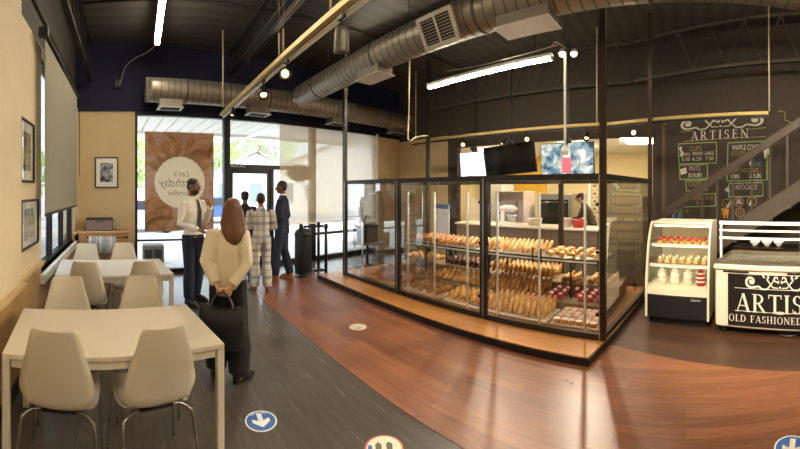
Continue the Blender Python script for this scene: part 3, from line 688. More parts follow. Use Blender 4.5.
for y, x in ((5.97, 5.9), (1.66, 5.9)): mb = MB(); mb.tube([(x-5.9, y-6.1, .02), (x-5.9, y-6.1, 1.7)], .012, 8); mb.build('hanger', mat('rod_cream', '#c2b491', .4), tr2)
def spot(label, p, aim, size=1.0, lit=True, grey=False, glow=0.0, power=25, cone=1.1, drop=.12):
    """a track head: stem, yoke and can; p is where it clips on, aim the point it faces"""
    p = Vector(p); t = thing('spotlight', label, 'spotlight', p, 0, 'track spotlights')
    c = Vector((0, 0, -drop-.02)); d = (Vector(aim)-(p+c)).normalized()
    mb = MB(); mb.box((0, 0, -.015), (.03, .09, .03)); mb.tube([(0, 0, -.02), (0, 0, -drop)], .008, 8); mb.build('stem', M_black, t)
    M = d.to_track_quat('Z', 'Y').to_matrix().to_4x4(); s = size
    mb = MB(); mb.lathe([(.018*s, -.075*s), (.042*s, -.07*s), (.05*s, -.03*s), (.055*s, .08*s), (.058*s, .095*s), (.05*s, .095*s), (.046*s, .05*s), (.01, .045*s)], 20); mb.xf(Matrix.Translation(c) @ M); cn = mb.build('can', M_cang if grey else M_can, t)
    mb = MB(); mb.lathe([(.0, .048*s), (.034*s, .05*s), (.034*s, .062*s), (.02*s, .07*s), (0, .072*s)], 16); mb.xf(Matrix.Translation(c) @ M); mb.build('lamp', M_bulb if lit else M_face, t)
    if power and lit:
        l = bpy.data.lights.new('spot', 'SPOT'); l.energy = power; l.spot_size = cone; l.spot_blend = .8; l.color = (1, .87, .68); l.shadow_soft_size = .04
        o = bpy.data.objects.new('spot_beam', l); COL.objects.link(o); o.location = p+c+d*.11*s; o.rotation_euler = (-d).to_track_quat('Z', 'Y').to_euler()
    return t
zt1 = 3.03
spot('added unseen black spotlight on the long track above the viewer, brightening the freezer', (1.485, .35, 3.03), (4.0, -.6, .5), 1.1, True, power=420, cone=1.0)  # head added out of view to brighten the freezer front
spot('added unseen black spotlight on the long track behind the viewer, brightening the chalkboard', (1.485, -.7, 3.03), (6.0, -.8, 1.7), 1.1, True, power=220, cone=1.0)  # unseen head added to brighten the chalkboard wall
spot('small black spotlight at the far end of the long track above the front window', (1.485, 5.65, zt1), (.9, 5.2, 1.2), .8, True, power=40, drop=.06)
spot('dark spotlight with a bright rim on the long track, second from the window', (1.485, 4.15, zt1), (1.2, 3.0, 1.5), 1.1, True, power=60)
spot('spotlight with a glowing face turned to us on the long track', (1.485, 3.42, zt1), (.9, 2.6, 2.55), 1.1, True, power=40)
spot('grey can spotlight on the long track, above the others and closest to the viewer', (1.485, 2.33, zt1), (1.62, 2.6, 1.2), 1.15, False, grey=True, power=0, drop=.16)
for label, px, py, lit in (('glowing bulb spotlight over the white menu screen', 463, 141, 1), ('black spotlight over the switched off menu screen', 504, 139, 0), ('glowing bulb spotlight between the two big menu screens', 527, 137, 1), ('black spotlight above the picture menu screen', 587, 132, 0), ('glowing bulb spotlight in front of the kitchen opening near the chalkboard', 634, 131, 1)):
    y = 5.9/math.tan(th(px)); x = 5.9 if y > 1.35 else 5.9-(1.35-y)*.318
    if y < 1.35: y = x/math.tan(th(px)); x = 5.9-(1.35-y)*.318
    aim = (0.6, .6, 1.4) if lit else (4.3, y+(.9 if px < 550 else -.1), .5)
    spot(label, (x, y, 2.735), aim, 1.0, True, power=60 if lit else 270, drop=.1, cone=1.1 if lit else 2.3)
# pole lamp in front of the picture screen
p = at_d(565, 52, 5.0)
t = thing('hanging_pole_lamp', 'white vertical pole with two bright lamps on top, before the picture screen', 'lamp', (p.x, p.y, 0))
zl = 2.2
mb = MB(); mb.tube([(0, 0, zl), (0, 0, 3.62)], .018, 10); mb.build('pole', M_white, t)
mb = MB(); mb.tube([(0, 0, 3.62), (0, 0, 4.5)], .006, 6); mb.build('hanger', M_black, t)
mb = MB(); mb.lathe([(.0, zl-.06), (.045, zl-.05), (.06, zl), (.045, zl+.07), (.0, zl+.09)], 16); mb.build('junction_cap', M_white, t)
for k, dx in enumerate((-.03, .09)):
    mb = MB(); mb.ball((dx*.5, -dx*1.3, 3.6), .045, 8); mb.build('lamp', mat('hot_lamp', '#ffe9b0', .4, emit=14.0, var=0), t)
    mb = MB(); mb.lathe([(.02, 3.64), (.05, 3.62), (.055, 3.6), (.03, 3.66)], 12, (dx*.5, -dx*1.3, 0)); mb.build('lamp_cap', M_white, t)
pts = [p+Vector((-.03, -.03, .03))]+[at_d(px, py, dd) for px, py, dd in ((556, 42, 5.0), (553, 46, 5.05), (560, 44, 5.0), (540, 50, 5.1), (525, 54, 5.2), (505, 59, 5.35), (478, 66, 5.8), (447, 71, 6.3))]
mb = MB(); mb.tube(smooth_path(pts, 4), .008, 6); mb.build('power_cable', mat('pale_cable', '#b8b3a6', .5), label='pale cable looping from the pole lamp along the strip light', cat='cable')
# ================================================================ bar joists and girder
M_joist = mat('joist_steel', '#24211f', .6, .3)
M_joistl = mat('joist_grey', '#453e35', .6, .3)
def joist(label, x, y0, y1, z0, z1, m, n, x1=None):
    x1 = x if x1 is None else x1
    t = thing('bar_joist', label, 'roof joist', (x, y0, 0), math.atan2(y1-y0, x1-x), 'open web roof joists'); L_ = math.hypot(y1-y0, x1-x)
    for z, nm in ((z1, 'top_chord'), (z0, 'bottom_chord')):
        mb = MB(); mb.bar((0, -.02, z), (L_, -.02, z), .035, .05); mb.bar((0, .02, z), (L_, .02, z), .035, .05); mb.build(nm, m, t)
    mb = MB()
    for k in range(n):
        a, b = L_*k/n, L_*(k+1)/n; mb.bar((a, 0, z0), ((a+b)/2, 0, z1), .02, .02); mb.bar(((a+b)/2, 0, z1), (b, 0, z0), .02, .02)
    mb.build('web', m, t)
joist('open web roof joist over the aisle between the long track and the junction box', 1.76, 6.95, -4, 4.0, 4.40, M_joist, 20)
joist('dark roof joist hugging the side wall above the grey shade', -1.0, 6.6, -3.9, 3.75, 4.40, M_joist, 20, -.5)
joist('roof joist just behind the big duct', 4.1, 7.1, -4, 4.05, 4.40, M_joist, 20)
joist('deep roof girder along the dark wall over the kitchen opening', 6.64, 6.2, 1.2, 3.72, 4.46, M_joistl, 10)
joist('deep roof girder above the chalkboard', 6.6, 1.1, -3.9, 3.72, 4.46, M_joistl, 9, 4.3)
# bridging pipe under the deck and white rods
mb = MB(); mb.tube([(-1.0, 5.2, 4.462), (6.5, 5.0, 4.462)], .018, 8); mb.build('conduit', M_joist, label='thin dark conduit crossing under the roof deck near the front', cat='pipe')
p = at_d(223, 115, 6.25)
mb = MB(); mb.tube([(p.x, p.y, 3.13), (p.x, p.y, 4.5)], .015, 8); mb.build('hanging_rod', mat('rod_cream', '#c2b491', .4), label='cream hanger rod dropping from the roof to the window end of the long track', cat='rod')
p = at_d(408, 130, 6.3)
mb = MB(); mb.tube(smooth_path([(p.x+.05, p.y, 4.5), (p.x+.03, p.y, 3.3), (p.x, p.y, 2.66), (p.x-.05, p.y-.05, 2.56), (p.x-.02, p.y-.1, 2.53), (p.x+.1, p.y-.1, 2.6), (p.x+.3, p.y-.2, 2.64)], 5), .013, 8); mb.build('hanging_rod', mat('rod_cream', '#c2b491', .4), label='cream rod with a hooked foot hanging before the tan corner wall', cat='rod')
p = at_d(769, 112, 5.25)
mb = MB(); mb.tube([(p.x+.02, p.y, 4.5), (p.x-.02, p.y, 2.83)], .012, 8); mb.build('hanging_rod', mat('rod_cream', '#c2b491', .4), label='pale hanger rod meeting the rail end in front of the chalkboard', cat='rod')
# ================================================================ platform and glass enclosure
XF, XB = 3.53, 5.62
YJ = [XF/math.tan(th(p)) for p in (345, 398, 484, 603)]     # posts along the front, far to near
YB0, YB1 = 5.3, .69
HT = 1.82
M_honey = planks('honey_boards', '#a86c34', '#cf9450', PI/2, .35, .16, 1.4, .75)
M_pane = glass('case_glass', (.99, .993, .99), 1.45, .65)
M_frame = mat('gunmetal_frame', '#3a3630', .35, .7, var=.1)
M_edge = mat('bright_edge_trim', '#a9a498', .3, .8)
t = thing('display_platform', 'low wooden platform with a black edge carrying the glass pastry enclosure', 'platform')
poly = [(3.11, .955), (3.53, .885), (5.72, .655), (5.72, 5.72), (3.11, 5.72)]
mb = MB(); mb.prism(poly, .068, (0, 0, .005), (1, 0, 0), (0, 1, 0)); mb.build('black_base', M_blackmatte, t)
c_ = Vector((4.4, 3.3)); ins = [(x+(.012 if x < 4 else -.012), y+(.012 if y < 3 else -.012)) for x, y in poly]
mb = MB(); mb.prism(ins, .012, (0, 0, .073), (1, 0, 0), (0, 1, 0)); mb.build('deck_boards', M_honey, t)
ZD = .086
case = thing('pastry_display_enclosure', 'long glass pastry enclosure framed in dark metal with posts rising to the roof', 'display case', (0, 0, 0))
def cpart(name, mb, m, par=None): return mb.build(name, m, par or case)
pn, pf, bn, bf = Vector((XF, YJ[3], 0)), Vector((XF, YJ[0], 0)), Vector((XB, YB1, 0)), Vector((XB, YB0, 0))
def Z(v, z): return Vector((v.x, v.y, z))
for a, b, nm in ((pn, pf, 'front'), (pn, bn, 'end'), (bn, bf, 'rear')):
    mb = MB(); mb.bar(Z(a, HT-.03), Z(b, HT-.03), .05, .065); cpart('top_rail', mb, M_frame)
    mb = MB(); mb.bar(Z(a, ZD+.03), Z(b, ZD+.03), .045, .06); cpart('bottom_rail', mb, M_frame)
mb = MB(); mb.bar(Z(pf, HT-.03), Z(bf, HT-.03), .05, .065); cpart('top_rail', mb, M_frame)
for k, v in enumerate((pn, pf, bn, bf)):
    mb = MB(); mb.box((v.x, v.y, (ZD+4.5)/2), (.065, .065, 4.5-ZD)); cpart('corner_post', mb, mat('post_brown', '#352a20', .4, .5) if k in (0, 2) else M_frame)
    if k in (0, 1): mb = MB(); mb.box((v.x-.036, v.y+(.03 if k == 0 else -.03), HT/2+.04), (.008, .012, HT-.1)); cpart('edge_strip', mb, M_edge)
for y in YJ[1:3]:
    for s in (-1, 1):
        mb = MB(); mb.box((XF, y+s*.028, (HT+ZD)/2), (.045, .04, HT-ZD-.06)); cpart('mullion', mb, M_frame)
    mb = MB(); mb.box((XF-.025, y, (HT+ZD)/2), (.012, .014, HT-ZD-.06)); cpart('edge_strip', mb, M_edge)
    mb = MB(); mb.bar((XF, y, HT-.03), (XB, y*.93, HT-.03), .04, .05); cpart('cross_rail', mb, M_frame)
for y in (2.22, 3.72): mb = MB(); mb.box((XB, y, (HT+ZD)/2), (.08, .07, HT-ZD-.06)); cpart('rear_post', mb, mat('post_brown', '#352a20', .4, .5))
# glazing: fixed pane at the far bay, a pair of doors in each of the others, one end pane
mb = MB(); mb.b2((XF-.004, YJ[1]+.05, ZD+.06), (XF+.002, YJ[0]-.035, HT-.06)); cpart('fixed_pane', mb, M_pane)
def door(y0, y1, hy):
    mb = MB(); mb.b2((XF-.004, y0+.004, ZD+.065), (XF+.002, y1-.004, HT-.065)); d = cpart('glass_door', mb, M_pane)
    zh = .93
    mb = MB(); mb.tube([(XF-.005, hy, zh+.07), (XF-.05, hy, zh+.07), (XF-.055, hy, zh+.06), (XF-.055, hy, zh-.06), (XF-.05, hy, zh-.07), (XF-.005, hy, zh-.07)], .009, 8); mb.build('handle', M_blackmatte, d)
    for z in (.35, 1.0, 1.5):
        e = y0 if hy > (y0+y1)/2 else y1
        mb = MB(); mb.box((XF-.012, e, z), (.02, .05, .035), bev=.004); mb.build('hinge', M_blackmatte, d)
for a, b in ((YJ[1], YJ[2]), (YJ[2], YJ[3])):
    m_ = (a+b)/2; door(m_, a-.05, m_+.05); door(b+.05, m_, m_-.05)
for k in range(4):
    pass
dv = (bn-pn).normalized(); mb = MB(); mb.bar(Z(pn+dv*.04, (HT+ZD)/2), Z(bn-dv*.04, (HT+ZD)/2), .006, HT-ZD-.13); cpart('end_pane', mb, M_pane)
for px in (362, 408, 434.5, 467.5, 497.5, 539.5, 585):
    y = 3.66/math.tan(th(px)); mb = MB(); mb.tube([(3.66, y, ZD), (3.66, y, 1.62)], .015, 8); cpart('white_support_rod', mb, M_white)
# tiers
M_tier = mat('display_linen', '#8d7350', .6, var=.05); M_shelf = mat('shelf_steel', '#9c968a', .35, .6)
TI = [(3.70, 4.20, .105), (4.2, 4.70, .20), (4.70, 5.24, .31)]
for x0, x1, z in TI: mb = MB(); mb.b2((x0, 1.0, ZD), (x1, 5.22, z), bev=.004); cpart('display_step', mb, M_tier)
ZS = .735
mb = MB(); mb.b2((4.3, 1.15, ZS-.02), (4.98, 4.62, ZS)); sh = cpart('upper_shelf', mb, M_shelf)
mb = MB(); mb.b2((4.285, 1.14, ZS-.04), (4.3, 4.63, ZS+.015)); mb.build('shelf_front_rail', M_bronze, sh)
mb = MB(); mb.b2((4.278, 1.2, ZS-.028), (4.285, 4.6, ZS-.004)); mb.build('price_strip', M_white, sh)
for y in (1.6, 2.9, 4.2):
    mb = MB(); mb.bar((4.4, y, .2), (4.4, y, ZS-.02), .02, .02); mb.bar((4.41, y, .55), (4.8, y, ZS-.025), .015, .02); mb.bar((4.95, y, .31), (4.95, y, ZS-.02), .02, .02); mb.build('shelf_leg', M_blackmatte, sh)
# ================================================================ pastries
def crust(name, a, b, c, scale=9):
    m, nt, out = nodes_of(name); N = nt.nodes.new; L = nt.links.new
    bs = N('ShaderNodeBsdfPrincipled'); L(bs.outputs[0], out.inputs[0]); bs.inputs['Roughness'].default_value = .45
    tc = N('ShaderNodeTexCoord'); nz = N('ShaderNodeTexNoise'); nz.inputs['Scale'].default_value = scale; nz.inputs['Detail'].default_value = 4
    oi = N('ShaderNodeObjectInfo'); ad = N('ShaderNodeVectorMath'); ad.operation = 'ADD'; L(tc.outputs['Object'], ad.inputs[0])
    cm = N('ShaderNodeCombineXYZ'); mu = N('ShaderNodeMath'); mu.operation = 'MULTIPLY'; mu.inputs[1].default_value = 9
    L(oi.outputs['Random'], mu.inputs[0]); L(mu.outputs[0], cm.inputs[0]); L(cm.outputs[0], ad.inputs[1]); L(ad.outputs[0], nz.inputs[0])
    rp = N('ShaderNodeValToRGB'); L(nz.outputs[0], rp.inputs[0]); cr = rp.color_ramp
    cr.elements[0].position = .3; cr.elements[0].color = (*srgb(a), 1); cr.elements[1].position = .7; cr.elements[1].color = (*srgb(c), 1); cr.elements.new(.5).color = (*srgb(b), 1)
    L(rp.outputs[0], bs.inputs['Base Color']); bp = N('ShaderNodeBump'); bp.inputs['Strength'].default_value = .3; bp.inputs['Distance'].default_value = .01; L(nz.outputs[0], bp.inputs['Height']); L(bp.outputs[0], bs.inputs['Normal'])
    MATS[name] = m; return m
C_gold = crust('golden_crust', '#a2641f', '#cd9440', '#e2b56c'); C_brown = crust('brown_crust', '#7c471b', '#a66a2b', '#c99349')
C_dark = crust('dark_crust', '#4a2a18', '#6f4124', '#9b6a3f'); C_pink = crust('glazed_pink', '#c99a84', '#e0bda6', '#efe0cf'); C_pale = crust('pale_crust', '#a97339', '#cb9750', '#e0b878')
C_cream = mat('cream_filling', '#efe3c6', .4); C_red = mat('red_wrapper', '#b5232a', .3, var=.15); C_berry = mat('red_topping', '#b8352a', .25, var=.2)
PRO = {}
def proto(kind, m):
    """one pastry of each kind and crust; the first is used, later ones are copies"""
    mb = MB(); n = 11
    if kind == 'bread_roll':
        P, R = [], []
        for i in range(n):
            s = -1+2*i/(n-1); P.append((.112*s, .006*math.sin(3*s), 0)); r = max(.006, .035*math.sqrt(max(0, 1-s*s*.97))*(1+.05*math.cos(9*s))); R.append((r*.95, r*.8))
        mb.tube(P, R, 12, side=(0, 1, 0))
        for k in range(3): mb.bar((-.045+.045*k-.012, -.02, .027), (-.045+.045*k+.012, .02, .027), .008, .006)
    elif kind == 'croissant':
        P, R = [], []
        for i in range(19):
            s = -1+2*i/18; a = s*1.15; P.append((.085*math.sin(a), .07*(1-math.cos(a))-.02, 0)); r = .036*(1-abs(s)**1.7)+.008; r *= 1.1 if i % 3 == 1 else .93; R.append((r, r*.85))
        mb.tube(P, R, 12, side=(0, 1, 0))
    elif kind == 'turnover':
        out = []
        for k, (sc, z) in enumerate(((1, -.02), (1.03, -.008), (1.0, .004), (.78, .022), (.4, .032))):
            ring = []
            for a in range(18):
                t_ = 2*PI*a/18; r = .078/(max(.62, math.cos(((t_+PI/3) % (2*PI/3))-PI/3)))*.62*sc; ring.append(Vector((r*math.cos(t_), r*math.sin(t_), z)))
            out.append(ring)
        mb.loft(out)
    elif kind == 'round_bun':
        mb.lathe([(.03, -.03), (.05, -.024), (.056, -.006), (.05, .014), (.036, .028), (.016, .036), (.004, .037)], 16)
        for k in range(3): mb.bar((-.02, -.014+.014*k, .031), (.02, -.014+.014*k, .031), .005, .006)
    elif kind == 'cake_slice':
        mb.box((0, 0, -.012), (.1, .075, .036), bev=.006)
    elif kind == 'wrapped_pastry':
        mb.box((0, 0, 0), (.11, .07, .05), bev=.014); mb.box((.06, 0, 0), (.016, .075, .03), bev=.004); mb.box((-.06, 0, 0), (.016, .075, .03), bev=.004)
    o = mb.build(kind, m)
    if kind == 'cake_slice':
        m2 = MB(); m2.box((0, 0, .013), (.102, .077, .014), bev=.005); m2.build('icing', C_pink, o)
    if kind == 'wrapped_pastry':
        m2 = MB(); m2.box((0, 0, .026), (.05, .045, .003)); m2.build('paper_label', M_white, o)
    return o
R_ = random.Random(3)
def batch(kind, m, where, label, x0, x1, y0, y1, z, nx, ny, lean=0.0, turn=0.0, jit=.08, hz=.03):
    """rows of one pastry on one tray: nx deep, ny along the case"""
    key = (kind, m.name); cat = kind.replace('_', ' ')
    for i in range(nx):
        for j in range(ny):
            x = x0+(x1-x0)*(i+.5)/nx+R_.uniform(-.003, .003); y = y0+(y1-y0)*(j+.5)/ny+R_.uniform(-.002, .002)
            if x0 > 4.2 and x0 < 4.9 and z < .7 and any(abs(y-q) < .055 for q in (1.6, 2.9, 4.2)) and (abs(x-4.4) < .12 or x > 4.8): continue
            rot = (R_.uniform(-.05, .05), -lean+R_.uniform(-.08, .08), turn+R_.uniform(-jit, jit)); loc = (x, y, z+hz+(i % 2)*.003)
            if key not in PRO: o = PRO[key] = proto(kind, m); o.location = loc; o.rotation_euler = rot
            else: o = dup(PRO[key], loc, rot)
            tag(o, label, cat, where)
def tray(label, x0, x1, y0, y1, z, m, lip=.012):
    t = thing('serving_tray', label, 'tray', ((x0+x1)/2, (y0+y1)/2, z), 0, 'trays in the glass enclosure'); a, b = (x1-x0)/2, (y1-y0)/2
    mb = MB(); mb.b2((-a, -b, .001), (a, b, .006)); mb.build('tray_base', m, t)
    mb = MB()
    mb.b2((-a, -b, .006), (-a+.008, b, lip)); mb.b2((a-.008, -b, .006), (a, b, lip)); mb.b2((-a+.008, -b, .006), (a-.008, -b+.008, lip)); mb.b2((-a+.008, b-.008, .006), (a-.008, b, lip)); mb.build('rim', m, t)
M_tw2 = mat('tray_white', '#e6dfcf', .45); M_td = mat('tray_dark', '#3a3530', .4, .4)
zA, zB, zC, zS = TI[0][2], TI[1][2], TI[2][2], ZS
B = batch
def TR(label, y0, y1, m): tray(label, 3.715, 4.19, y0, y1, zA, m)
TR('white tray of iced slices at the near end of the enclosure', 1.03, 1.60, M_tw2)
B('cake_slice', C_pale, 'iced slices', 'flat iced cake slice on the white tray beside the brown corner post', 3.73, 4.17, 1.05, 1.58, zA, 4, 6, 0, 0, .1, .042)
TR('white tray of pale golden rolls behind the pair of facing door handles', 1.66, 2.56, M_tw2)
B('bread_roll', C_pale, 'pale rolls in the front tier', 'pale golden roll leaning in the front row behind the two facing door handles', 3.77, 4.17, 1.68, 2.54, zA, 3, 11, .7, 0, .04, .103)
TR('white tray of croissants in the front tier beside the double mullion', 2.62, 3.24, M_tw2)
B('croissant', C_gold, 'front tier croissants', 'golden croissant on the white tray in the front tier beside the double mullion', 3.77, 4.15, 2.64, 3.22, zA, 3, 6, .6, 0, .05, .079)
TR('white paper lined tray of brown turnovers in the front tier of the middle bay', 3.3, 4.04, M_tw2)
B('turnover', C_brown, 'front tier turnovers', 'flat reddish brown turnover on white paper in the middle bay', 3.76, 4.16, 3.34, 4.0, zA, 3, 4, .35, .4, .12, .06)
TR('wooden tray of brown croissants in the front tier of the far bay', 4.12, 5.1, mat('tray_wood', '#b98a52', .5))
B('croissant', C_brown, 'far bay croissants', 'brown croissant in the front tier of the far bay', 3.77, 4.15, 4.14, 4.8, zA, 3, 7, .6, 0, .05, .079)
B('bread_roll', C_brown, 'far bay loaves', 'brown loaf at the far end of the front tier', 3.8, 4.1, 4.86, 5.06, zA, 1, 2, .1, 0, .1, .05)
B('wrapped_pastry', C_red, 'red packets', 'red wrapped packet in the second tier at the near end of the enclosure', 4.22, 4.66, 1.1, 1.9, zB, 3, 6, .35, .3, .3, .065)
B('bread_roll', C_brown, 'brown rolls in the second tier', 'brown roll in the second tier behind the two facing door handles', 4.26, 4.68, 1.96, 2.86, zB, 3, 12, .7, 0, .04, .103)
B('croissant', C_gold, 'second tier croissants', 'golden croissant in the second tier of the middle bay', 4.24, 4.68, 2.94, 3.9, zB, 3, 10, .6, 0, .05, .079)
B('round_bun', C_brown, 'second tier buns', 'round brown bun in the second tier of the far bay', 4.24, 4.66, 4.0, 5.1, zB, 3, 8, .1, 0, .4, .035)
B('round_bun', C_gold, 'rear tier buns', 'golden round bun in the rear tier at the near end of the enclosure', 4.72, 5.2, 1.1, 1.9, zC, 4, 6, .1, 0, .4, .045)
B('bread_roll', C_gold, 'rear tier rolls', 'golden roll in the rear tier before the rear post', 4.76, 5.2, 2.0, 3.1, zC, 3, 14, .65, 0, .04, .1)
B('croissant', C_dark, 'dark rear croissants', 'dark chocolate brown croissant in the rear tier of the middle bay', 4.76, 5.2, 3.2, 4.3, zC, 3, 11, .6, 0, .05, .079)
B('turnover', C_gold, 'rear tier turnovers', 'golden turnover in the rear tier of the far bay', 4.74, 5.2, 4.36, 5.15, zC, 3, 5, .35, .4, .12, .06)
B('turnover', C_gold, 'big turnovers on the shelf', 'big golden turnover on the near end of the upper shelf', 4.36, 4.96, 1.2, 2.0, zS, 3, 5, .2, .3, .5, .045)
B('bread_roll', C_gold, 'shelf rolls', 'golden roll on the upper shelf before the rear post', 4.36, 4.94, 2.05, 3.15, zS, 3, 14, .5, 0, .06, .086)
B('croissant', C_brown, 'shelf croissants', 'brown croissant on the far half of the upper shelf', 4.36, 4.94, 3.22, 4.56, zS, 3, 13, .45, 0, .06, .07)
# ================================================================ things behind the far bay
t = thing('low_table', 'low round steel table beyond the far end of the glass enclosure', 'table', (4.55, 6.1, 0))
mb = MB(); mb.lathe([(.02, .49), (.36, .49), (.37, .5), (.37, .515), (.36, .52), (.0, .52)], 32); mb.build('tabletop', M_shelf, t)
mb = MB(); mb.tube([(0, 0, .02), (0, 0, .49)], .03, 12); mb.lathe([(.0, 0), (.24, 0), (.24, .012), (.04, .03), (0, .03)], 28); mb.build('pedestal', M_bronze, t)
t = thing('storage_crate', 'dark brown crate on the low round table', 'crate', (4.55, 6.1, .52), .3)
mb = MB(); mb.b2((-.2, -.15, 0), (.2, .15, .36), bev=.012); mb.build('body', mat('crate_brown', '#4a3d33', .6, var=.15), t)
mb = MB(); mb.b2((-.215, -.165, .33), (.215, .165, .365), bev=.006); mb.build('lid_rim', M_bronze, t)
rr = random.Random(5); mb = MB(); rings = []
for z, r in ((0, .13), (.03, .19), (.08, .2), (.12, .15), (.15, .07), (.19, .05), (.22, .02)): rings.append([Vector(((r+rr.uniform(-.02, .02))*1.1*math.cos(2*PI*k/16), (r+rr.uniform(-.02, .02))*.8*math.sin(2*PI*k/16), z)) for k in range(16)])
mb.loft(rings); mb.build('plastic_bag', mat('grey_bag', '#a49d90', .4, var=.1), loc=(4.55, 6.1, .89), label='crumpled grey plastic bag resting on the dark crate', cat='bag')
t = thing('reflection_board', 'white and blue board imitating a glass reflection behind the far part of the pastry case', 'board', (5.82, 5.1, 0), -.25)  # stands in for a reflection in the case glass, built as a board
mb = MB(); mb.box((0, 0, .95), (.012, .62, .78)); mb.build('panel', mat('reflection_white', '#dfe6ea', .25), t)
mb = MB(); mb.box((-.009, 0, 1.29), (.006, .62, .1)); mb.build('blue_band', mat('reflection_blue', '#2a5ca8', .3), t)
for s in (-1, 1): mb = MB(); mb.bar((0, s*.25, 0), (0, s*.25, .6), .03, .03); mb.bar((0, s*.25, .59), (.3, s*.25, 0), .02, .02); mb.build('leg', M_steel, t)
# ================================================================ belt stanchions and bin near the door
def stanchion(px, py, label):
    p = G(px, py); t = thing('stanchion', label, 'barrier post', p, 0, 'queue barrier posts')
    mb = MB(); mb.lathe([(0, 0), (.13, 0), (.13, .012), (.05, .03), (0, .03)], 28); mb.build('base', M_blackmatte, t)
    mb = MB(); mb.tube([(0, 0, .03), (0, 0, .9)], .03, 16); mb.build('post', M_blackmatte, t)
    mb = MB(); mb.lathe([(.03, .9), (.04, .905), (.04, .985), (.03, .995), (0, .996)], 16); mb.build('belt_head', M_blackmatte, t)
    return p
s1 = stanchion(301, 276.5, 'black stanchion beside the man in the suit')
s2 = stanchion(326, 275, 'black stanchion close to the far corner of the glass enclosure')
s3 = stanchion(318.5, 270, 'black stanchion standing closest to the front window')
mb = MB(); d = (s2-s1).normalized()*.045; mb.bar(Z(s1+d, .95), Z(s2-d, .95), .004, .05)
mb.build('barrier_belt', M_blackmatte, label='black belt stretched between the two front stanchions', cat='belt')
p = G(303, 271)
t = thing('waste_bin', 'tall black cylindrical bin with a domed lid behind the stanchions', 'bin', p)
mb = MB(); mb.lathe([(.165, 0), (.172, .02), (.172, .72), (.17, .73), (0, .73)], 28); mb.build('body', M_blackmatte, t)
mb = MB(); mb.lathe([(.18, .72), (.18, .76), (.165, .81), (.11, .86), (.0, .88)], 28); mb.build('lid', M_blackmatte, t)
# ================================================================ chilled display case beside the enclosure
M_cream = mat('cream_enamel', '#e6dcc2', .35, var=.02); M_lit = mat('case_light', '#fff3d6', .4, emit=3.5, var=0)
M_sh = glass('shelf_glass', (.96, .98, .97), 1.45, .6)
cx0, cy0, cy1 = 4.12, -.19, .60
CR = -.2
t = thing('refrigerated_case', 'cream curved glass chilled case with cakes and a black base beside the pastry enclosure', 'chilled case', (cx0, 0, 0), CR)
side = [(.02, .1), (.72, .1), (.72, 1.25), (.30, 1.25), (.22, 1.2), (.12, 1.0), (.06, .75), (.02, .44)]
mb = MB(); mb.prism(side, -.025, (0, cy0, 0), (1, 0, 0), (0, 0, 1)); mb.build('side_panel', M_cream, t)
mb = MB(); mb.prism([(.02, .1), (.72, .1), (.72, .46), (.02, .46)], -.025, (0, cy1-.025, 0), (1, 0, 0), (0, 0, 1)); mb.build('side_panel', M_cream, t)
mb = MB(); mb.prism([(a+(.03 if a < .5 else -.02), min(max(b, .46), 1.22)) for a, b in side[1:]], -.006, (0, cy1-.016, 0), (1, 0, 0), (0, 0, 1)); mb.build('side_glass', M_sh, t)
mb = MB(); q_ = smooth_path([(.03, cy1-.012, .45), (.07, cy1-.012, .75), (.13, cy1-.012, 1.0), (.23, cy1-.012, 1.2), (.3, cy1-.012, 1.235)], 4)
for a_, b_2 in zip(q_[:-1], q_[1:]): mb.bar(a_, b_2+(b_2-a_)*.1, .025, .03, up=(1, 0, 0))
mb.build('side_frame', M_cream, t)
iy0, iy1 = cy0+.026, cy1-.026
mb = MB(); mb.b2((.03, iy0, .1), (.7, iy1, .38), bev=.004); mb.b2((.1, iy0, .0), (.65, iy1, .1)); b_ = mb.build('base', M_blackmatte, t)
mb = MB(); mb.b2((.022, iy0+.01, .12), (.03, iy1-.01, .37)); mb.build('front_grille', mat('grille_black', '#1d1d1f', .35), b_)
wr(b_, 'maker_script', 'Cuisine', .04, M_white, (0, 0, 0), shear=.4).matrix_local = Matrix.Translation((.019, iy0+.14, .345)) @ Matrix.Rotation(-PI/2, 4, 'Z')
mb = MB(); mb.b2((.03, iy0, .38), (.7, iy1, .45)); mb.b2((.66, iy0, .45), (.7, iy1, 1.24)); mb.build('cream_liner', M_cream, t)
mb = MB(); mb.b2((.26, iy0, 1.2), (.7, iy1, 1.25)); mb.build('top_panel', M_cream, t)
for x, z in ((.27, 1.185), (.2, .94), (.13, .70)):
    mb = MB(); mb.b2((x, iy0+.02, z), (x+.03, iy1-.02, z+.012)); mb.build('light_strip', M_lit, t)
for x, z in ((.2, .955), (.13, .715)):
    mb = MB(); mb.b2((x, iy0, z), (.655, iy1, z+.008)); mb.build('glass_shelf', M_sh, t)
    mb = MB(); mb.b2((x-.012, iy0, z-.01), (x, iy1, z+.022)); mb.build('shelf_edge', M_white, t)
mb = MB(); pr = smooth_path([(.025, 0, .45), (.065, 0, .75), (.125, 0, 1.0), (.225, 0, 1.2), (.26, 0, 1.225)], 4)
for a, b in zip(pr[:-1], pr[1:]): mb.add([(a.x, iy0, a.z), (a.x, iy1, a.z), (b.x, iy1, b.z), (b.x, iy0, b.z), (a.x+.005, iy0, a.z), (a.x+.005, iy1, a.z), (b.x+.005, iy1, b.z), (b.x+.005, iy0, b.z)], [(0, 1, 2, 3), (7, 6, 5, 4)], 0, True)
mb.build('curved_glass', M_sh, t)
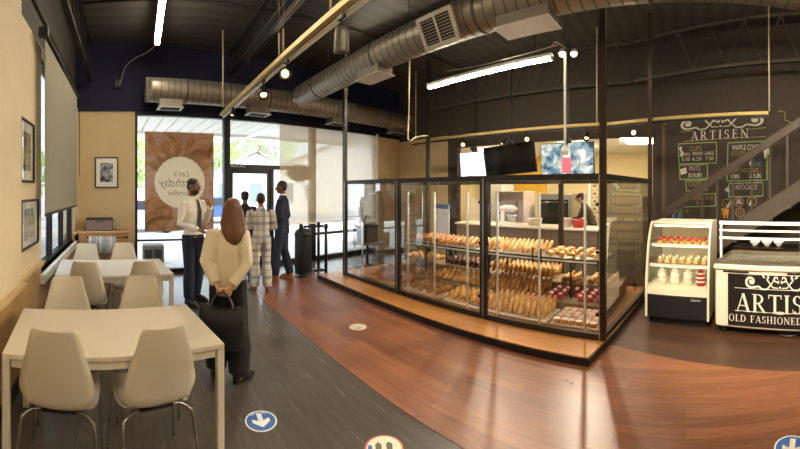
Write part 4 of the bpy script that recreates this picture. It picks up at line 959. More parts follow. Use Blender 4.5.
def pack(label, x, y, z, m1, m2, kind):
    q_ = rotz(CR) @ Vector((x-cx0, y, 0)); x, y = cx0+q_.x, q_.y
    o = thing(kind, label, kind.replace('_', ' '), (x, y, z), R_.uniform(-.2, .2), 'things in the chilled case')
    if kind == 'packed_cake':
        mb = MB(); mb.lathe([(.055, 0), (.06, .02), (.058, .05), (.06, .055), (.056, .1), (.06, .105), (.054, .15), (.03, .19), (.0, .2)], 16); mb.build('layers', m1, o)
        mb = MB()
        for k in range(3): mb.lathe([(.05, .04+.05*k), (.064, .045+.05*k), (.064, .058+.05*k), (.05, .062+.05*k)], 16)
        mb.build('cream_band', m2, o)
    else:
        mb = MB(); mb.box((0, 0, .02), (.1, .06, .04), bev=.008); mb.build('base', m1, o)
        mb = MB(); mb.tube([(-.045, 0, .05), (0, 0, .056), (.045, 0, .05)], [.012, .024, .012], 10); mb.build('topping', m2, o)
for k in range(4): pack(('pink and white packed cake on the bottom shelf of the chilled case' if k == 0 else 'white packed cake on the bottom shelf of the chilled case'), cx0+.3, iy0+.12+k*.17, .452, C_red if k == 0 else C_cream, M_white, 'packed_cake')
for i in range(2):
    for k in range(7): pack('pale filled eclair on the middle shelf of the chilled case', cx0+.27+.16*i, iy0+.08+k*.095, .724, C_pale, C_cream, 'filled_eclair')
for i in range(2):
    for k in range(7): pack('red fruit topped slice on the top shelf of the chilled case', cx0+.3+.16*i, iy0+.08+k*.095, .964, C_pale, C_berry, 'fruit_slice')
# ================================================================ ice cream freezer
FZ = Plane(1.95, 3.84)
ul = FZ.u(715); ur = ul+1.95; fw_ = ur-ul
t = thing('ice_cream_freezer', 'white chest freezer with a black lettered banner and a glass guard on top', 'freezer', FZ.w(ul), FZ.rz)
M_enam = mat('white_enamel', '#e9e0cc', .3, var=.015)
mb = MB(); mb.b2((0, 0, .085), (fw_, .68, .74), bev=.02); mb.build('body', M_enam, t)
mb = MB(); mb.b2((-.015, -.02, .74), (fw_+.015, .7, .80), bev=.015); mb.build('top_rim', M_cream, t)
mb = MB(); mb.b2((.03, .03, .80), (fw_-.03, .66, .812)); mb.build('sliding_glass_lid', M_sh, t)
mb = MB(); mb.b2((.02, .01, .8), (fw_-.02, .03, .84)); mb.b2((.02, .66, .8), (fw_-.02, .68, .84)); mb.b2((0, .01, .8), (.02, .68, .84)); mb.build('lid_track', M_steel, t)
for x in (.25, .98): mb = MB(); mb.b2((x-.15, -.006, .712), (x+.15, .01, .728)); mb.build('vent_slot', M_blackmatte, t)
for x in (.08, fw_-.08):
    for y in (.08, .6):
        mb = MB(); mb.lathe([(.0, -.012), (.035, -.012), (.04, -.006), (.04, .006), (.035, .012), (0, .012)], 18); mb.xf(Matrix.Translation((x, y, .04)) @ Matrix.Rotation(PI/2, 4, 'X')); mb.b2((x-.025, y-.02, .055), (x+.025, y+.02, .09)); mb.build('caster', M_blackmatte, t)
# glass guard with three rails
for x in (.02, fw_*.5, fw_-.02): mb = MB(); mb.bar((x, .18, .84), (x, .18, 1.26), .025, .025); mb.build('guard_post', M_white, t)
for z, w_ in ((1.26, .04), (1.17, .022), (1.08, .028)): mb = MB(); mb.bar((0, .175, z), (fw_, .175, z), .03, w_); mb.build('guard_rail', M_white, t)
mb = MB(); mb.b2((.035, .178, .85), (fw_-.035, .183, 1.24)); mb.build('guard_glass', M_pane, t)
# banner
bu0, bu1 = FZ.u(728)-ul, ur-ul-.02; bz0, bz1 = .115, .70
mb = MB(); mb.b2((bu0, -.004, bz0), (bu1, -.001, bz1)); bn_ = mb.build('banner', mat('banner_black', '#17120e', .45, var=.15), t)
M_let = mat('cream_lettering', '#efe8d8', .5, var=.02)
ucen = (FZ.u(737)-ul)+.54
mb = roman('ARTISEN', .205, .1); mb.xf(Matrix.Translation((ucen, -.005, FZ.z(740, 302)))); mb.build('lettering', M_let, bn_)
mb = roman('OLD FASHIONED', .078, .12); mb.xf(Matrix.Translation((ucen-.22, -.005, FZ.z(768, 320)))); mb.build('lettering', M_let, bn_)
mb = scroll(.4); mb.xf(Matrix.Translation((ucen-.05, -.005, FZ.z(785, 283)))); mb.build('scroll_ornament', M_let, bn_)
for z in (FZ.z(768, 289.5), FZ.z(768, 312.5)): mb = MB(); mb.b2((bu0+.08, -.0055, z-.003), (bu1-.05, -.004, z+.003)); mb.build('rule', M_let, bn_)
mb = MB(); mb.prism([(ucen-.05+.06*math.cos(k*PI/6)*(1 if k % 2 else .7), FZ.z(768, 312.5)+.018*math.sin(k*PI/6)) for k in range(12)], -.003, (0, -.0055, 0)); mb.build('scroll_ornament', M_let, bn_)
p = G(791, 338)
mb = MB(); mb.lathe([(.07, 0), (.1, .012), (.125, .035), (.118, .036), (.095, .016), (.0, .01)], 28); mb.build('floor_dish', mat('dull_steel', '#8f8a82', .4, .8), loc=p+Vector((.1, 0, 0)), label='shallow metal dish on the floor under the front of the freezer', cat='dish')
# ================================================================ stairs
SP = Plane(1.98, 4.95)
def SW(u, off, z): return SP.w(u, -off, z)
su0, su1 = SP.u(664), SP.u(800)+1.2
hz0, hz1 = SP.z(664, 213), SP.z(800, 122)
sl = (hz1-hz0)/(SP.u(800)-SP.u(664))
t = thing('staircase', 'dark steel staircase with a sloping handrail rising across the chalkboard', 'staircase', SP.w(su0), SP.rz)
Ls = su1-su0; M_st = mat('stair_steel', '#453b31', .5, .2, var=.1)
def hz(x): return hz0+sl*x
mb = MB(); mb.bar((-.02, 0, hz(-.02)), (Ls, 0, hz(Ls)), .05, .11); mb.build('handrail', M_st, t)
mb = MB(); mb.box((.03, 0, (hz(.03))/2), (.055, .05, hz(.03))); mb.build('newel_post', M_st, t)
drop = .92
x_s = .32
for px in (683, 702, 717.5, 733, 752, 770, 787.5):
    x = SP.u(px)-su0; zb_ = max(.02, hz(x)-drop+.1); mb = MB(); mb.bar((x, 0, zb_), (x, 0, hz(x)), .03, .03); mb.build('baluster', M_st, t)
for off, nm in ((0.0, 'stringer'), (.85, 'stringer')):
    a, b = x_s, Ls; mb = MB(); mb.prism([(a, max(0, hz(a)-drop-.2)), (a, hz(a)-drop+.1), (b, hz(b)-drop+.1), (b, hz(b)-drop-.2)], -.03, (0, off+.015, 0)); mb.build(nm, M_st, t)
nst = int((Ls-x_s)/.27)
for k in range(nst):
    x = x_s+.05+k*.27; z = hz(x)-drop-.02
    if z < .05: continue
    mb = MB(); mb.b2((x, .016, z-.035), (x+.29, .834, z)); mb.build('tread', M_st, t)
# ================================================================ chalkboard writing
t = thing('chalk_menu', 'chalk lettered menu with a scrolled heading painted on the dark wall behind the stairs', 'menu board', CW.w(0, .003), CW.rz)
M_ch = mat('white_chalk', '#bdb9ad', .9, var=.2, scale=60); M_chg = mat('green_chalk', '#809c64', .9, var=.25, scale=60); M_chy = mat('gold_chalk', '#8c7a4e', .9, var=.2, scale=60); M_chp = mat('pink_chalk', '#a98a9b', .9, var=.2); M_chb = mat('blue_chalk', '#5f93b0', .9, var=.2); M_cho = mat('orange_chalk', '#c98a3a', .9, var=.2)
def U(px): return CW.u(px)
def line(pts, m, w=.012, name='chalk_line'):
    mb = MB()
    for a, b in zip(pts[:-1], pts[1:]): mb.bar((U(a[0]), 0, CW.z(*a)), (U(b[0]), 0, CW.z(*b)), w, .002, up=(0, 1, 0))
    return mb.build(name, m, t)
def chalk(body, px, py, hpx, m=M_ch, wpx=None, dpx=0):
    """a chalk line of writing centred at a pixel of the board"""
    s = hpx*CW.p(px, py).xy.length/F/.70
    mb = writing(body, s); w_ = max(v[0] for v in mb.v)-min(v[0] for v in mb.v)
    if wpx: want = abs(U(px+wpx/2)-U(px-wpx/2)); mb.v = [(v[0]*want/w_, v[1], v[2]) for v in mb.v]
    mb.xf(Matrix.Translation((U(px), -.001, CW.z(px, py)))); return mb.build('chalk_writing', m, t)
line([(663, 212), (663, 126), (667, 121), (667, 118), (690, 116)], M_chy, .014); line([(665, 210), (665, 128)], M_chy, .008)
line([(778, 111), (785, 112), (785, 120), (792, 123), (800, 124)], M_chy, .014)
s_ = .80; mb = scroll(s_); mb.v = [(a, b, c*.72) for a, b, c in mb.v]; mb.xf(Matrix.Translation((U(720.5), -.001, CW.z(720, 122)))); mb.build('scroll_ornament', M_ch, t)
mb = roman('ARTISEN', .165, .3); mb.xf(Matrix.Translation((U(719), -.001, CW.z(719, 134.5)))); mb.build('heading_lettering', M_ch, t)
line([(680, 132), (693, 131)], M_chy); line([(683, 141.5), (766, 136.5)], M_chy); line([(748, 129.5), (766, 127.5)], M_chy)
def frame(x0, y0, x1, y1, x2, y2, x3, y3, m=M_chg): line([(x0, y0), (x1, y1), (x2, y2), (x3, y3), (x0, y0)], m, .018, 'chalk_frame')
frame(678.5, 144, 716.5, 142.2, 716.5, 163, 679, 164)
chalk('CUPS', 695.5, 149, 5, M_chy, 12); chalk('SMALL', 686.5, 154.6, 3.4, M_ch, 8); chalk('MEDIUM', 697.6, 153.8, 3.4, M_ch, 10); chalk('LARGE', 709.5, 153.4, 3.4, M_ch, 9)
chalk('5.00', 686, 159.5, 3.6, M_ch, 8); chalk('6.25', 697, 159, 3.6, M_ch, 9); chalk('7.50', 709.5, 158.6, 3.6, M_ch, 8)
frame(679.5, 165.4, 707.5, 164.4, 707.5, 178.6, 680, 179.4)
chalk('PINTS', 694.5, 168.8, 4.6, M_chp, 11); chalk('$10.80', 695, 175.3, 4.2, M_ch, 13)
frame(686, 180.8, 707, 180, 707, 190, 686.5, 191); chalk('COOKIE', 695, 184, 5, M_chy, 13)
frame(684, 195, 715.5, 193.4, 715.5, 206, 684, 206.8); chalk('COOKIE & BAR', 699, 197.8, 4.4, M_chy, 28); chalk('5', 697.5, 203, 4, M_chy, 2.5)
frame(728, 143, 767, 141, 767, 180, 727, 181)
chalk('WAFFLE CONE', 745, 147.6, 5.2, M_ch, 26); chalk('SCOOPS', 738, 153.6, 4.2, M_chy, 14); chalk('1', 750.5, 163.5, 4, M_ch, 1.6); chalk('3.00', 757.5, 164, 4.2, M_chb, 7)
chalk('DIP CHOCOLATE', 746, 170.5, 4.2, M_chy, 25); chalk('2', 750.5, 176, 4, M_ch, 2); chalk('5.85', 757.5, 176, 4.2, M_ch, 7); chalk('1.85', 735, 176.6, 4, M_ch, 8)
frame(729, 183.5, 763, 182.4, 763, 196, 729, 197); chalk('AFFOGATO', 746, 187.5, 5.2, M_chp, 22)
chalk('FOLLOW US', 680, 211, 3.6, M_chy, 17); chalk('# @', 678, 215.5, 4.4, M_chb, 12); chalk('ON SOCIAL MEDIA', 685, 220, 3.2, M_ch, 28)
def blob(pts, m, name): mb = MB(); mb.prism([(U(a), CW.z(a, b)) for a, b in pts], -.002, (0, 0, 0)); return mb.build(name, m, t)
blob([(679, 148), (682, 146), (681.5, 150), (684, 153), (682, 157), (679.5, 156), (681, 153)], M_ch, 'cup_drawing')
blob([(680, 169.5), (686, 167.2), (687, 173), (681, 175)], M_ch, 'tub_drawing')
blob([(709.5, 182.5), (711, 182), (707, 188.5), (704, 188), (706, 186)], M_ch, 'spoon_drawing')
blob([(763.5, 150), (770, 148), (770.5, 152), (764.5, 159)], M_ch, 'cone_drawing')
blob([(724, 190), (729, 185.5), (730, 192.5), (726, 191.5)], mat('grey_chalk', '#9aa39e', .9), 'cup_drawing')
blob([(721.5, 208), (729, 209), (727.5, 219), (726, 214), (724.5, 219), (723, 216)], M_cho, 'cone_drawing')
blob([(725, 202), (727, 206), (731, 200), (729, 206), (727, 208)], M_ch, 'swirl_drawing')
def ring(px, py, r, m): line([(px+r*math.cos(k*PI/8), py+r*math.sin(k*PI/8)) for k in range(17)], m, .014, 'chalk_ring')
ring(727, 203.5, 4.6, M_chy); ring(739, 202, 4.6, M_chy); ring(752, 201.5, 4.6, M_chy); ring(740, 212.5, 4.6, M_chy)
blob([(736, 204), (742, 204), (741, 200), (739, 198.5), (737, 200)], M_chp, 'scoop_drawing'); blob([(749, 205), (751, 199), (753, 200), (752, 205)], M_ch, 'scoop_drawing')
for k in range(4): line([(736.5+k*2.2, 209), (736.5+k*2.2, 216)], M_chy, .014)
# counter under the stairs
BC = Plane(1.98, 4.72)
ub0 = BC.u(733); t = thing('wooden_counter', 'low wooden counter with doors behind the freezer glass, under the stairs', 'counter', BC.w(ub0), BC.rz)
wb = 1.3
mb = MB(); mb.b2((0, 0, 0), (wb, .4, .82)); mb.build('body', M_oak, t)
mb = MB(); mb.b2((-.02, -.02, .82), (wb+.02, .42, .85), bev=.004); mb.build('top', M_bronze, t)
for k in range(2):
    mb = MB(); mb.b2((k*.65+.01, -.018, .1), (k*.65+.64, 0, .8), bev=.003); d_ = mb.build('door', mat('amber_oak', '#c79a58', .45, var=.1, scale=4, stretch=(14, 2, 2)), t)
    mb = MB(); mb.ball((k*.65+(.6 if k == 0 else .05), -.03, .72), .016, 6); mb.build('knob', M_blackmatte, d_)
for k in range(3):
    q = BC.w(ub0+.28+k*.17, -.16-.02*k); mb = MB(); mb.lathe([(.03, 0), (.035, .01), (.07, .055), (.075, .07), (.068, .07), (.03, .015), (0, .012)], 20)
    mb.build('serving_bowl', M_white, loc=Vector((q.x, q.y, .85)), label='small white bowl in the row on the low counter under the stairs', cat='bowl', group='white bowls under the stairs')
# ================================================================ screens over the service opening
def screen(label, y0, y1, z0, z1, x, m, roll=0.0, tiltf=.1, yaw=0.0):
    w_, h_ = abs(y1-y0), z1-z0
    t = thing('menu_screen', label, 'screen', (x, (y0+y1)/2, (z0+z1)/2), PI/2-PI+yaw, 'hanging menu screens')
    M = Matrix.Rotation(roll, 3, 'Y') @ Matrix.Rotation(tiltf, 3, 'X')
    mb = MB(); mb.box((0, 0, 0), (w_, .05, h_), M, bev=.006); c = mb.build('casing', M_blackmatte, t)
    mb = MB(); mb.box(M @ Vector((0, -.028, 0)), (w_-.03, .006, h_-.03), M); mb.build('display', m, t)
    mb = MB(); mb.b2((-.06, .03, -.06), (.06, .09, h_/2+.1)); mb.bar((0, .06, h_/2), (0, .06, 4.5-(z0+z1)/2), .03, .03); mb.b2((-.05, -.06, h_/2+.03), (.05, .06, h_/2+.1)); mb.build('ceiling_mount', M_blackmatte, t)
    return t
def emis(name, c, e): return mat(name, c, .3, emit=e, var=0)
m_, nt, out = nodes_of('picture_screen'); N = nt.nodes.new; L = nt.links.new
em = N('ShaderNodeEmission'); em.inputs[1].default_value = .9; tc = N('ShaderNodeTexCoord'); nz = N('ShaderNodeTexNoise'); nz.inputs['Scale'].default_value = 4.5; nz.inputs['Detail'].default_value = 5; nz.inputs['Distortion'].default_value = .8
L(tc.outputs['Object'], nz.inputs[0]); rp = N('ShaderNodeValToRGB'); cr = rp.color_ramp; L(nz.outputs[0], rp.inputs[0])
cr.elements[0].position = .36; cr.elements[0].color = (*srgb('#39464c'), 1); cr.elements[1].position = .62; cr.elements[1].color = (*srgb('#dfe6e2'), 1)
for p_, c_ in ((.43, '#6b8796'), (.5, '#93a9b0'), (.55, '#b9b7a6')): cr.elements.new(p_).color = (*srgb(c_), 1)
L(rp.outputs[0], em.inputs[0]); L(em.outputs[0], out.inputs[0])
def yx(px, x): return x/math.tan(th(px))
zT = 1.65+44.5*7.0/F
pic = screen('large menu screen showing a bright blue photograph, hung right of the black screen', yx(541.5, 6.3), yx(594.5, 6.3), 1.93, 2.56, 6.3, m_, tiltf=.05)
mb = MB(); mb.box((.0, -.04, -.12), (.19, .004, .3)); mb.build('pink_figure', emis('screen_pink', '#c25a66', .75), pic)
mb = MB(); mb.box((.0, -.04, .1), (.13, .004, .14)); mb.build('pale_figure', emis('screen_pale', '#e6dccb', .9), pic)
screen('switched off black menu screen hanging at a tilt in the middle', yx(485, 6.3), yx(535, 6.3)-.02, 1.97, 2.60, 6.3, mat('dark_display', '#120f10', .12), roll=-.07, tiltf=.12)
wh = screen('white menu screen left of the tilted black one', yx(461, 6.45), yx(486, 6.3)+.08, 1.93, 2.52, 6.45, emis('screen_white', '#dfe6f2', 1.0))
mb = MB(); mb.box((.0, -.034, .1), (.5, .003, .01)); mb.box((-.06, -.034, -.26), (.14, .003, .03)); mb.build('screen_lines', emis('screen_grey', '#8a90a0', .5), wh)
mb = MB(); mb.box((.13, -.036, .2), (.16, .004, .12)); mb.build('screen_picture', emis('screen_orange', '#c99a5a', .7), wh)
# ================================================================ the kitchen behind
mb = MB(); mb.b2((7.4, .9, 2.76), (8.4, 1.55, 2.795)); mb.build('ceiling_panel_light', mat('panel_light', '#fff0cf', .4, emit=22.0, var=0), label='rectangular ceiling light in the kitchen beyond the opening', cat='ceiling light', group='kitchen ceiling lights')
mb = MB(); mb.b2((8.0, 2.6, 2.76), (9.0, 3.25, 2.795)); mb.build('ceiling_panel_light', MATS['panel_light'], label='rectangular kitchen ceiling light hidden behind the screens', cat='ceiling light', group='kitchen ceiling lights')
mb = MB(); mb.b2((8.0, 5.0, 2.76), (9.0, 5.65, 2.795)); mb.build('ceiling_panel_light', MATS['panel_light'], label='rectangular kitchen ceiling light furthest toward the street front', cat='ceiling light', group='kitchen ceiling lights')
def fbox(name, label, cat, lo, hi, m, bev=.015, door=None):
    lo, hi = Vector(lo), Vector(hi); c = Vector(((lo.x+hi.x)/2, (lo.y+hi.y)/2, lo.z)); t = thing(name, label, cat, c)
    mb = MB(); mb.b2(lo-c, hi-c, bev=bev); mb.build('body', m, t)
    return t, lo-c, hi-c
t, a, b = fbox('upright_fridge', 'tall white upright fridge in the kitchen seen through the pastry case', 'fridge', (8.5, 5.15, 0), (9.2, 5.9, 1.86), M_white)
for z0, z1 in ((.1, 1.15), (1.17, 1.84)):
    mb = MB(); mb.b2((a.x-.04, a.y+.01, z0), (a.x, b.y-.01, z1), bev=.01); d_ = mb.build('door', M_white, t)
    mb = MB(); mb.tube([(a.x-.05, b.y-.06, z1-.35), (a.x-.08, b.y-.06, z1-.3), (a.x-.08, b.y-.06, z1-.1), (a.x-.05, b.y-.06, z1-.06)], .01, 8); mb.build('handle', M_steel, d_)
t, a, b = fbox('work_counter', 'long brown work counter with a pale top inside the service opening', 'counter', (6.25, 1.75, 0), (6.85, 5.0, .88), mat('counter_tan', '#6f6252', .6), .01)
mb = MB(); mb.b2((a.x-.03, a.y-.03, .88), (b.x+.03, b.y+.03, .92), bev=.006); mb.build('worktop', mat('pale_worktop', '#d9cfba', .35), t)
zc_ = .921
def tub(label, x, y, r, h, m, name='round_tub', cat='tub'):
    mb = MB(); mb.lathe([(r*.82, 0), (r*.9, .01), (r, h), (r*1.06, h), (r*1.06, h+.012), (r*.94, h+.012), (r*.8, .02), (0, .02)], 20); return mb.build(name, m, loc=(x, y, zc_), label=label, cat=cat)
tub('red tub standing on the work counter behind the shelf of turnovers', 6.5, yx(579, 6.5), .13, .14, mat('red_plastic', '#c22a2e', .35))
tub('white tub on the work counter near the red tub', 6.5, yx(566, 6.5), .12, .16, M_white)
tub('cream mixing bowl on the work counter', 6.55, yx(535, 6.55), .15, .13, M_cream, 'mixing_bowl', 'bowl')
t = thing('stand_mixer', 'white stand mixer on the left half of the work counter', 'mixer', (6.5, yx(508, 6.5), zc_), .4)
mb = MB(); mb.b2((-.1, -.17, 0), (.1, .17, .04), bev=.015); mb.b2((-.06, .08, .04), (.06, .16, .28), bev=.02); mb.build('stand', M_white, t)
mb = MB(); mb.tube([(0, .18, .33), (0, .05, .34), (0, -.12, .33), (0, -.2, .31)], [.05, .075, .07, .03], 14); mb.build('head', M_white, t)
mb = MB(); mb.lathe([(.05, .04), (.1, .1), (.11, .2), (.105, .2), (.09, .1), (0, .06)], 20, (0, -.08, 0)); mb.build('bowl', M_steel, t)
t, a, b = fbox('dough_divider', 'boxy pinkish beige kitchen machine behind the counter', 'machine', (7.9, 4.15, 0), (8.6, 5.0, 1.62), mat('machine_beige', '#cdb6a2', .45))
mb = MB(); mb.b2((a.x-.01, a.y+.15, 1.0), (a.x, a.y+.5, 1.4)); mb.build('control_panel', mat('machine_pink', '#c99f94', .4), t)
for k in range(3): mb = MB(); mb.lathe([(0, -.02), (.03, -.02), (.025, .01), (0, .01)], 14); mb.xf(Matrix.Translation((a.x-.015, b.y-.15, 1.05+.16*k)) @ Matrix.Rotation(PI/2, 4, 'Y')); mb.build('knob', M_blackmatte, t)
t, a, b = fbox('steel_oven', 'dark fronted steel oven in the kitchen', 'oven', (8.3, 3.0, 0), (9.1, 3.95, 1.55), M_steel)
mb = MB(); mb.b2((a.x-.03, a.y+.08, .75), (a.x, b.y-.08, 1.4), bev=.01); d_ = mb.build('door', mat('oven_glass', '#1c1714', .15), t)
mb = MB(); mb.tube([(a.x-.06, a.y+.1, 1.34), (a.x-.06, b.y-.1, 1.34)], .014, 8); mb.build('handle', M_chrome, d_)
mb = MB(); mb.b2((10.86, yx(546, 10.86), 1.5), (10.9, yx(499, 10.86), 2.8)); mb.build('yellow_panel', mat('sunny_yellow', '#e8b63c', .6), WK)
def wire_rack(label, x, y0, y1, h, loaves=True):
    t = thing('bread_rack', label, 'rack', (x, (y0+y1)/2, 0), 0, 'kitchen bread racks'); w_ = (y1-y0)/2
    for sx in (-.25, .25):
        for sy in (-1, 1): mb = MB(); mb.tube([(sx, sy*w_, 0), (sx, sy*w_, h)], .013, 8); mb.build('upright', M_white, t)
    n = 9
    for k in range(n):
        z = .25+(h-.3)*k/(n-1); mb = MB()
        for s in (-1, 1): mb.bar((-.25, s*w_, z), (.25, s*w_, z), .012, .012); mb.bar((s*.25, -w_, z), (s*.25, w_, z), .012, .012)
        mb.b2((-.24, -w_+.01, z-.003), (.24, w_-.01, z+.003)); mb.build('wire_shelf', M_steel, t)
    return t
wire_rack('tall white wire bread rack in the kitchen seen through the end glass', 8.3, 1.3, 2.05, 1.95)
wire_rack('tall wire bread rack in the kitchen behind the worker', 9.3, 2.1, 2.75, 1.9)
kk = ('shelf_loaf', C_brown.name); 
for z_ in (.92, 1.13, 1.34, 1.55, 1.76):
    for q in range(4):
        loc = (9.2, 2.2+q*.15, z_+.0); key = ('bread_roll', C_brown.name); o = dup(PRO[key], loc, (0, 0, 0)); tag(o, 'brown loaf cooling on the kitchen rack behind the worker', 'bread roll', 'loaves on the kitchen rack')
t, a, b = fbox('prep_cabinet', 'brown cabinet with boxes on it at the right of the kitchen opening', 'cabinet', (7.6, .2, 0), (8.2, 1.1, 1.5), mat('cabinet_brown', '#8a6f4d', .6))
mb = MB(); mb.b2((7.7, .55, 1.5), (8.0, .85, 1.78), bev=.01); mb.build('carton', mat('carton_white', '#d9cdb4', .7), label='pale carton on the brown kitchen cabinet', cat='box')
# ================================================================ floor stickers and crumbs
def sticker(label, px, py, r, rim, inner, parts, rz=0.0):
    p = G(px, py); p.z = .005 if p.x > 1.77 else .001; t = thing('floor_sticker', label, 'sticker', p, rz, 'round floor stickers')
    def disc(r, z, m, name, c=(0, 0)):
        mb = MB(); mb.lathe([(0, z), (r, z), (r, z+.0012), (0, z+.0012)], 40, (c[0], c[1], 0), smooth=False); return mb.build(name, m, t)
    disc(r, 0, rim, 'rim'); disc(r*.9, .0006, inner, 'disc')
    for name, poly, m in parts: mb = MB(); mb.prism([(a*r, b*r) for a, b in poly], .0012, (0, 0, .0012), (1, 0, 0), (0, 1, 0)); mb.build(name, m, t)
    return t
M_sb = mat('sticker_blue', '#3563ad', .4); M_sw = mat('sticker_white', '#eef0ec', .45); M_sr = mat('sticker_red', '#c4574c', .45); M_sc = mat('sticker_cream', '#e8dfc6', .5); M_so = mat('sticker_olive', '#5d5b45', .6)
arrow = [(-.16, .72), (.16, .72), (.16, .0), (.55, .2), (.55, -.12), (0, -.62), (-.55, -.12), (-.55, .2), (-.16, .0)]
d1 = G(261, 421).xy; 
st = sticker('blue floor sticker with a white arrow on the dark floor near the front table leg', 261, 421, .115, M_sw, M_sb, [('arrow', arrow, M_sw)], -.1)
for k, ch in enumerate('THIS WAY'):
    if ch == ' ': continue
    a = PI/2+(3.5-k)*.19; mb = writing(ch, .028, depth=.001); mb.xf(Matrix.Translation((.09*math.cos(a), .09*math.sin(a), .0026)) @ Matrix.Rotation(a-PI/2, 4, 'Z') @ Matrix.Rotation(-PI/2, 4, 'X')); mb.build('lettering', M_sw, st)
foot = lambda dx: [(dx-.12, -.45), (dx+.12, -.45), (dx+.15, -.1), (dx+.18, .3), (dx, .48), (dx-.16, .3), (dx-.13, -.1)]
sticker('round cream floor sticker with a red rim and dark shoe prints', 384, 449, .125, M_sr, M_sc, [('shoe_print', foot(-.28), M_so), ('shoe_print', foot(.28), M_so), ('blue_patch', [(-.85, -.1), (-.6, -.1), (-.6, .25), (-.78, .3)], M_sb)], -.6)
sticker('blue floor sticker with a cream arrow on the red boards', 792, 449, .115, M_sw, M_sb, [('arrow', arrow, M_sc)], 1.2-PI)
sticker('small faded red and white floor sticker on the boards before the glass enclosure', 358, 327.5, .11, mat('faded_red', '#c9827a', .5), mat('faded_cream', '#d3cdb8', .5), [('green_patch', [(-.7, -.3), (.1, -.5), (.1, -.1), (-.6, 0)], mat('faded_green', '#a3b394', .5))], .3)
for px, py, r in ((557.5, 384, .008), (567.5, 381.5, .009), (571.5, 384, .012)):
    p = G(px, py); mb = MB(); mb.ball((0, 0, 0), (r*1.4, r, r*.6), 5); mb.build('crumb', M_white, loc=p+Vector((0, 0, .004+r*.6)), label='tiny white crumb on the red boards in front of the platform', cat='crumb', group='crumbs on the boards')
# ================================================================ people
def fuse(mb, name, m, parent, voxel=.008, smooth=4, fac=.5):
    """melt overlapping closed shapes into one continuous surface"""
    tmp = mb.build('melt', m); r = tmp.modifiers.new('r', 'REMESH'); r.mode = 'VOXEL'; r.voxel_size = voxel; r.use_smooth_shade = True
    s = tmp.modifiers.new('s', 'SMOOTH'); s.iterations = smooth; s.factor = fac
    dg = bpy.context.evaluated_depsgraph_get(); me = bpy.data.meshes.new_from_object(tmp.evaluated_get(dg)); bpy.data.objects.remove(tmp)
    me.name = name; me.polygons.foreach_set('use_smooth', [True]*len(me.polygons))
    if not len(me.materials): me.materials.append(m)
    o = bpy.data.objects.new(name, me); COL.objects.link(o); o.parent = parent
    return o
def V(*a): return Vector(a)
def hand(mb, w, d, nrm, thumb, curl=.5, s=1.0):
    """palm, four unequal bent fingers and a thumb; d points along the hand, nrm out of the palm, thumb toward the thumb side"""
    d = d.normalized(); nrm = (nrm-d*nrm.dot(d)).normalized(); ac = (thumb-d*thumb.dot(d)-nrm*thumb.dot(nrm)).normalized()
    mb.tube([w-d*.02*s, w+d*.02*s, w+d*.05*s, w+d*.085*s, w+d*.095*s], [(.022*s, .018*s), (.032*s, .017*s), (.039*s, .016*s), (.038*s, .014*s), (.03*s, .01*s)], 12, side=ac)
    for k, (o, l) in enumerate(((.029, .072), (.010, .082), (-.010, .076), (-.028, .058))):
        p = w+(d*.07+ac*o)*s; P = [p]; a = .1; q = w+(d*.088+ac*o*1.05)*s; P.append(q)
        for f in (.42, .32, .26):
            a += curl*(.75+.05*k); q = q+(d*math.cos(a)+nrm*math.sin(a))*(l*f*s); P.append(q)
        mb.tube(P, [.0095*s, .0095*s, .009*s, .0082*s, .006*s], 8)
    p = w+(d*.02+ac*.02)*s; P = [p, w+(d*.042+ac*.046+nrm*.012)*s, w+(d*.07+ac*.054+nrm*.03*(.5+curl))*s, w+(d*.09+ac*.048+nrm*.045*(.5+curl))*s]
    mb.tube(P, [.013*s, .0115*s, .010*s, .007*s], 8)
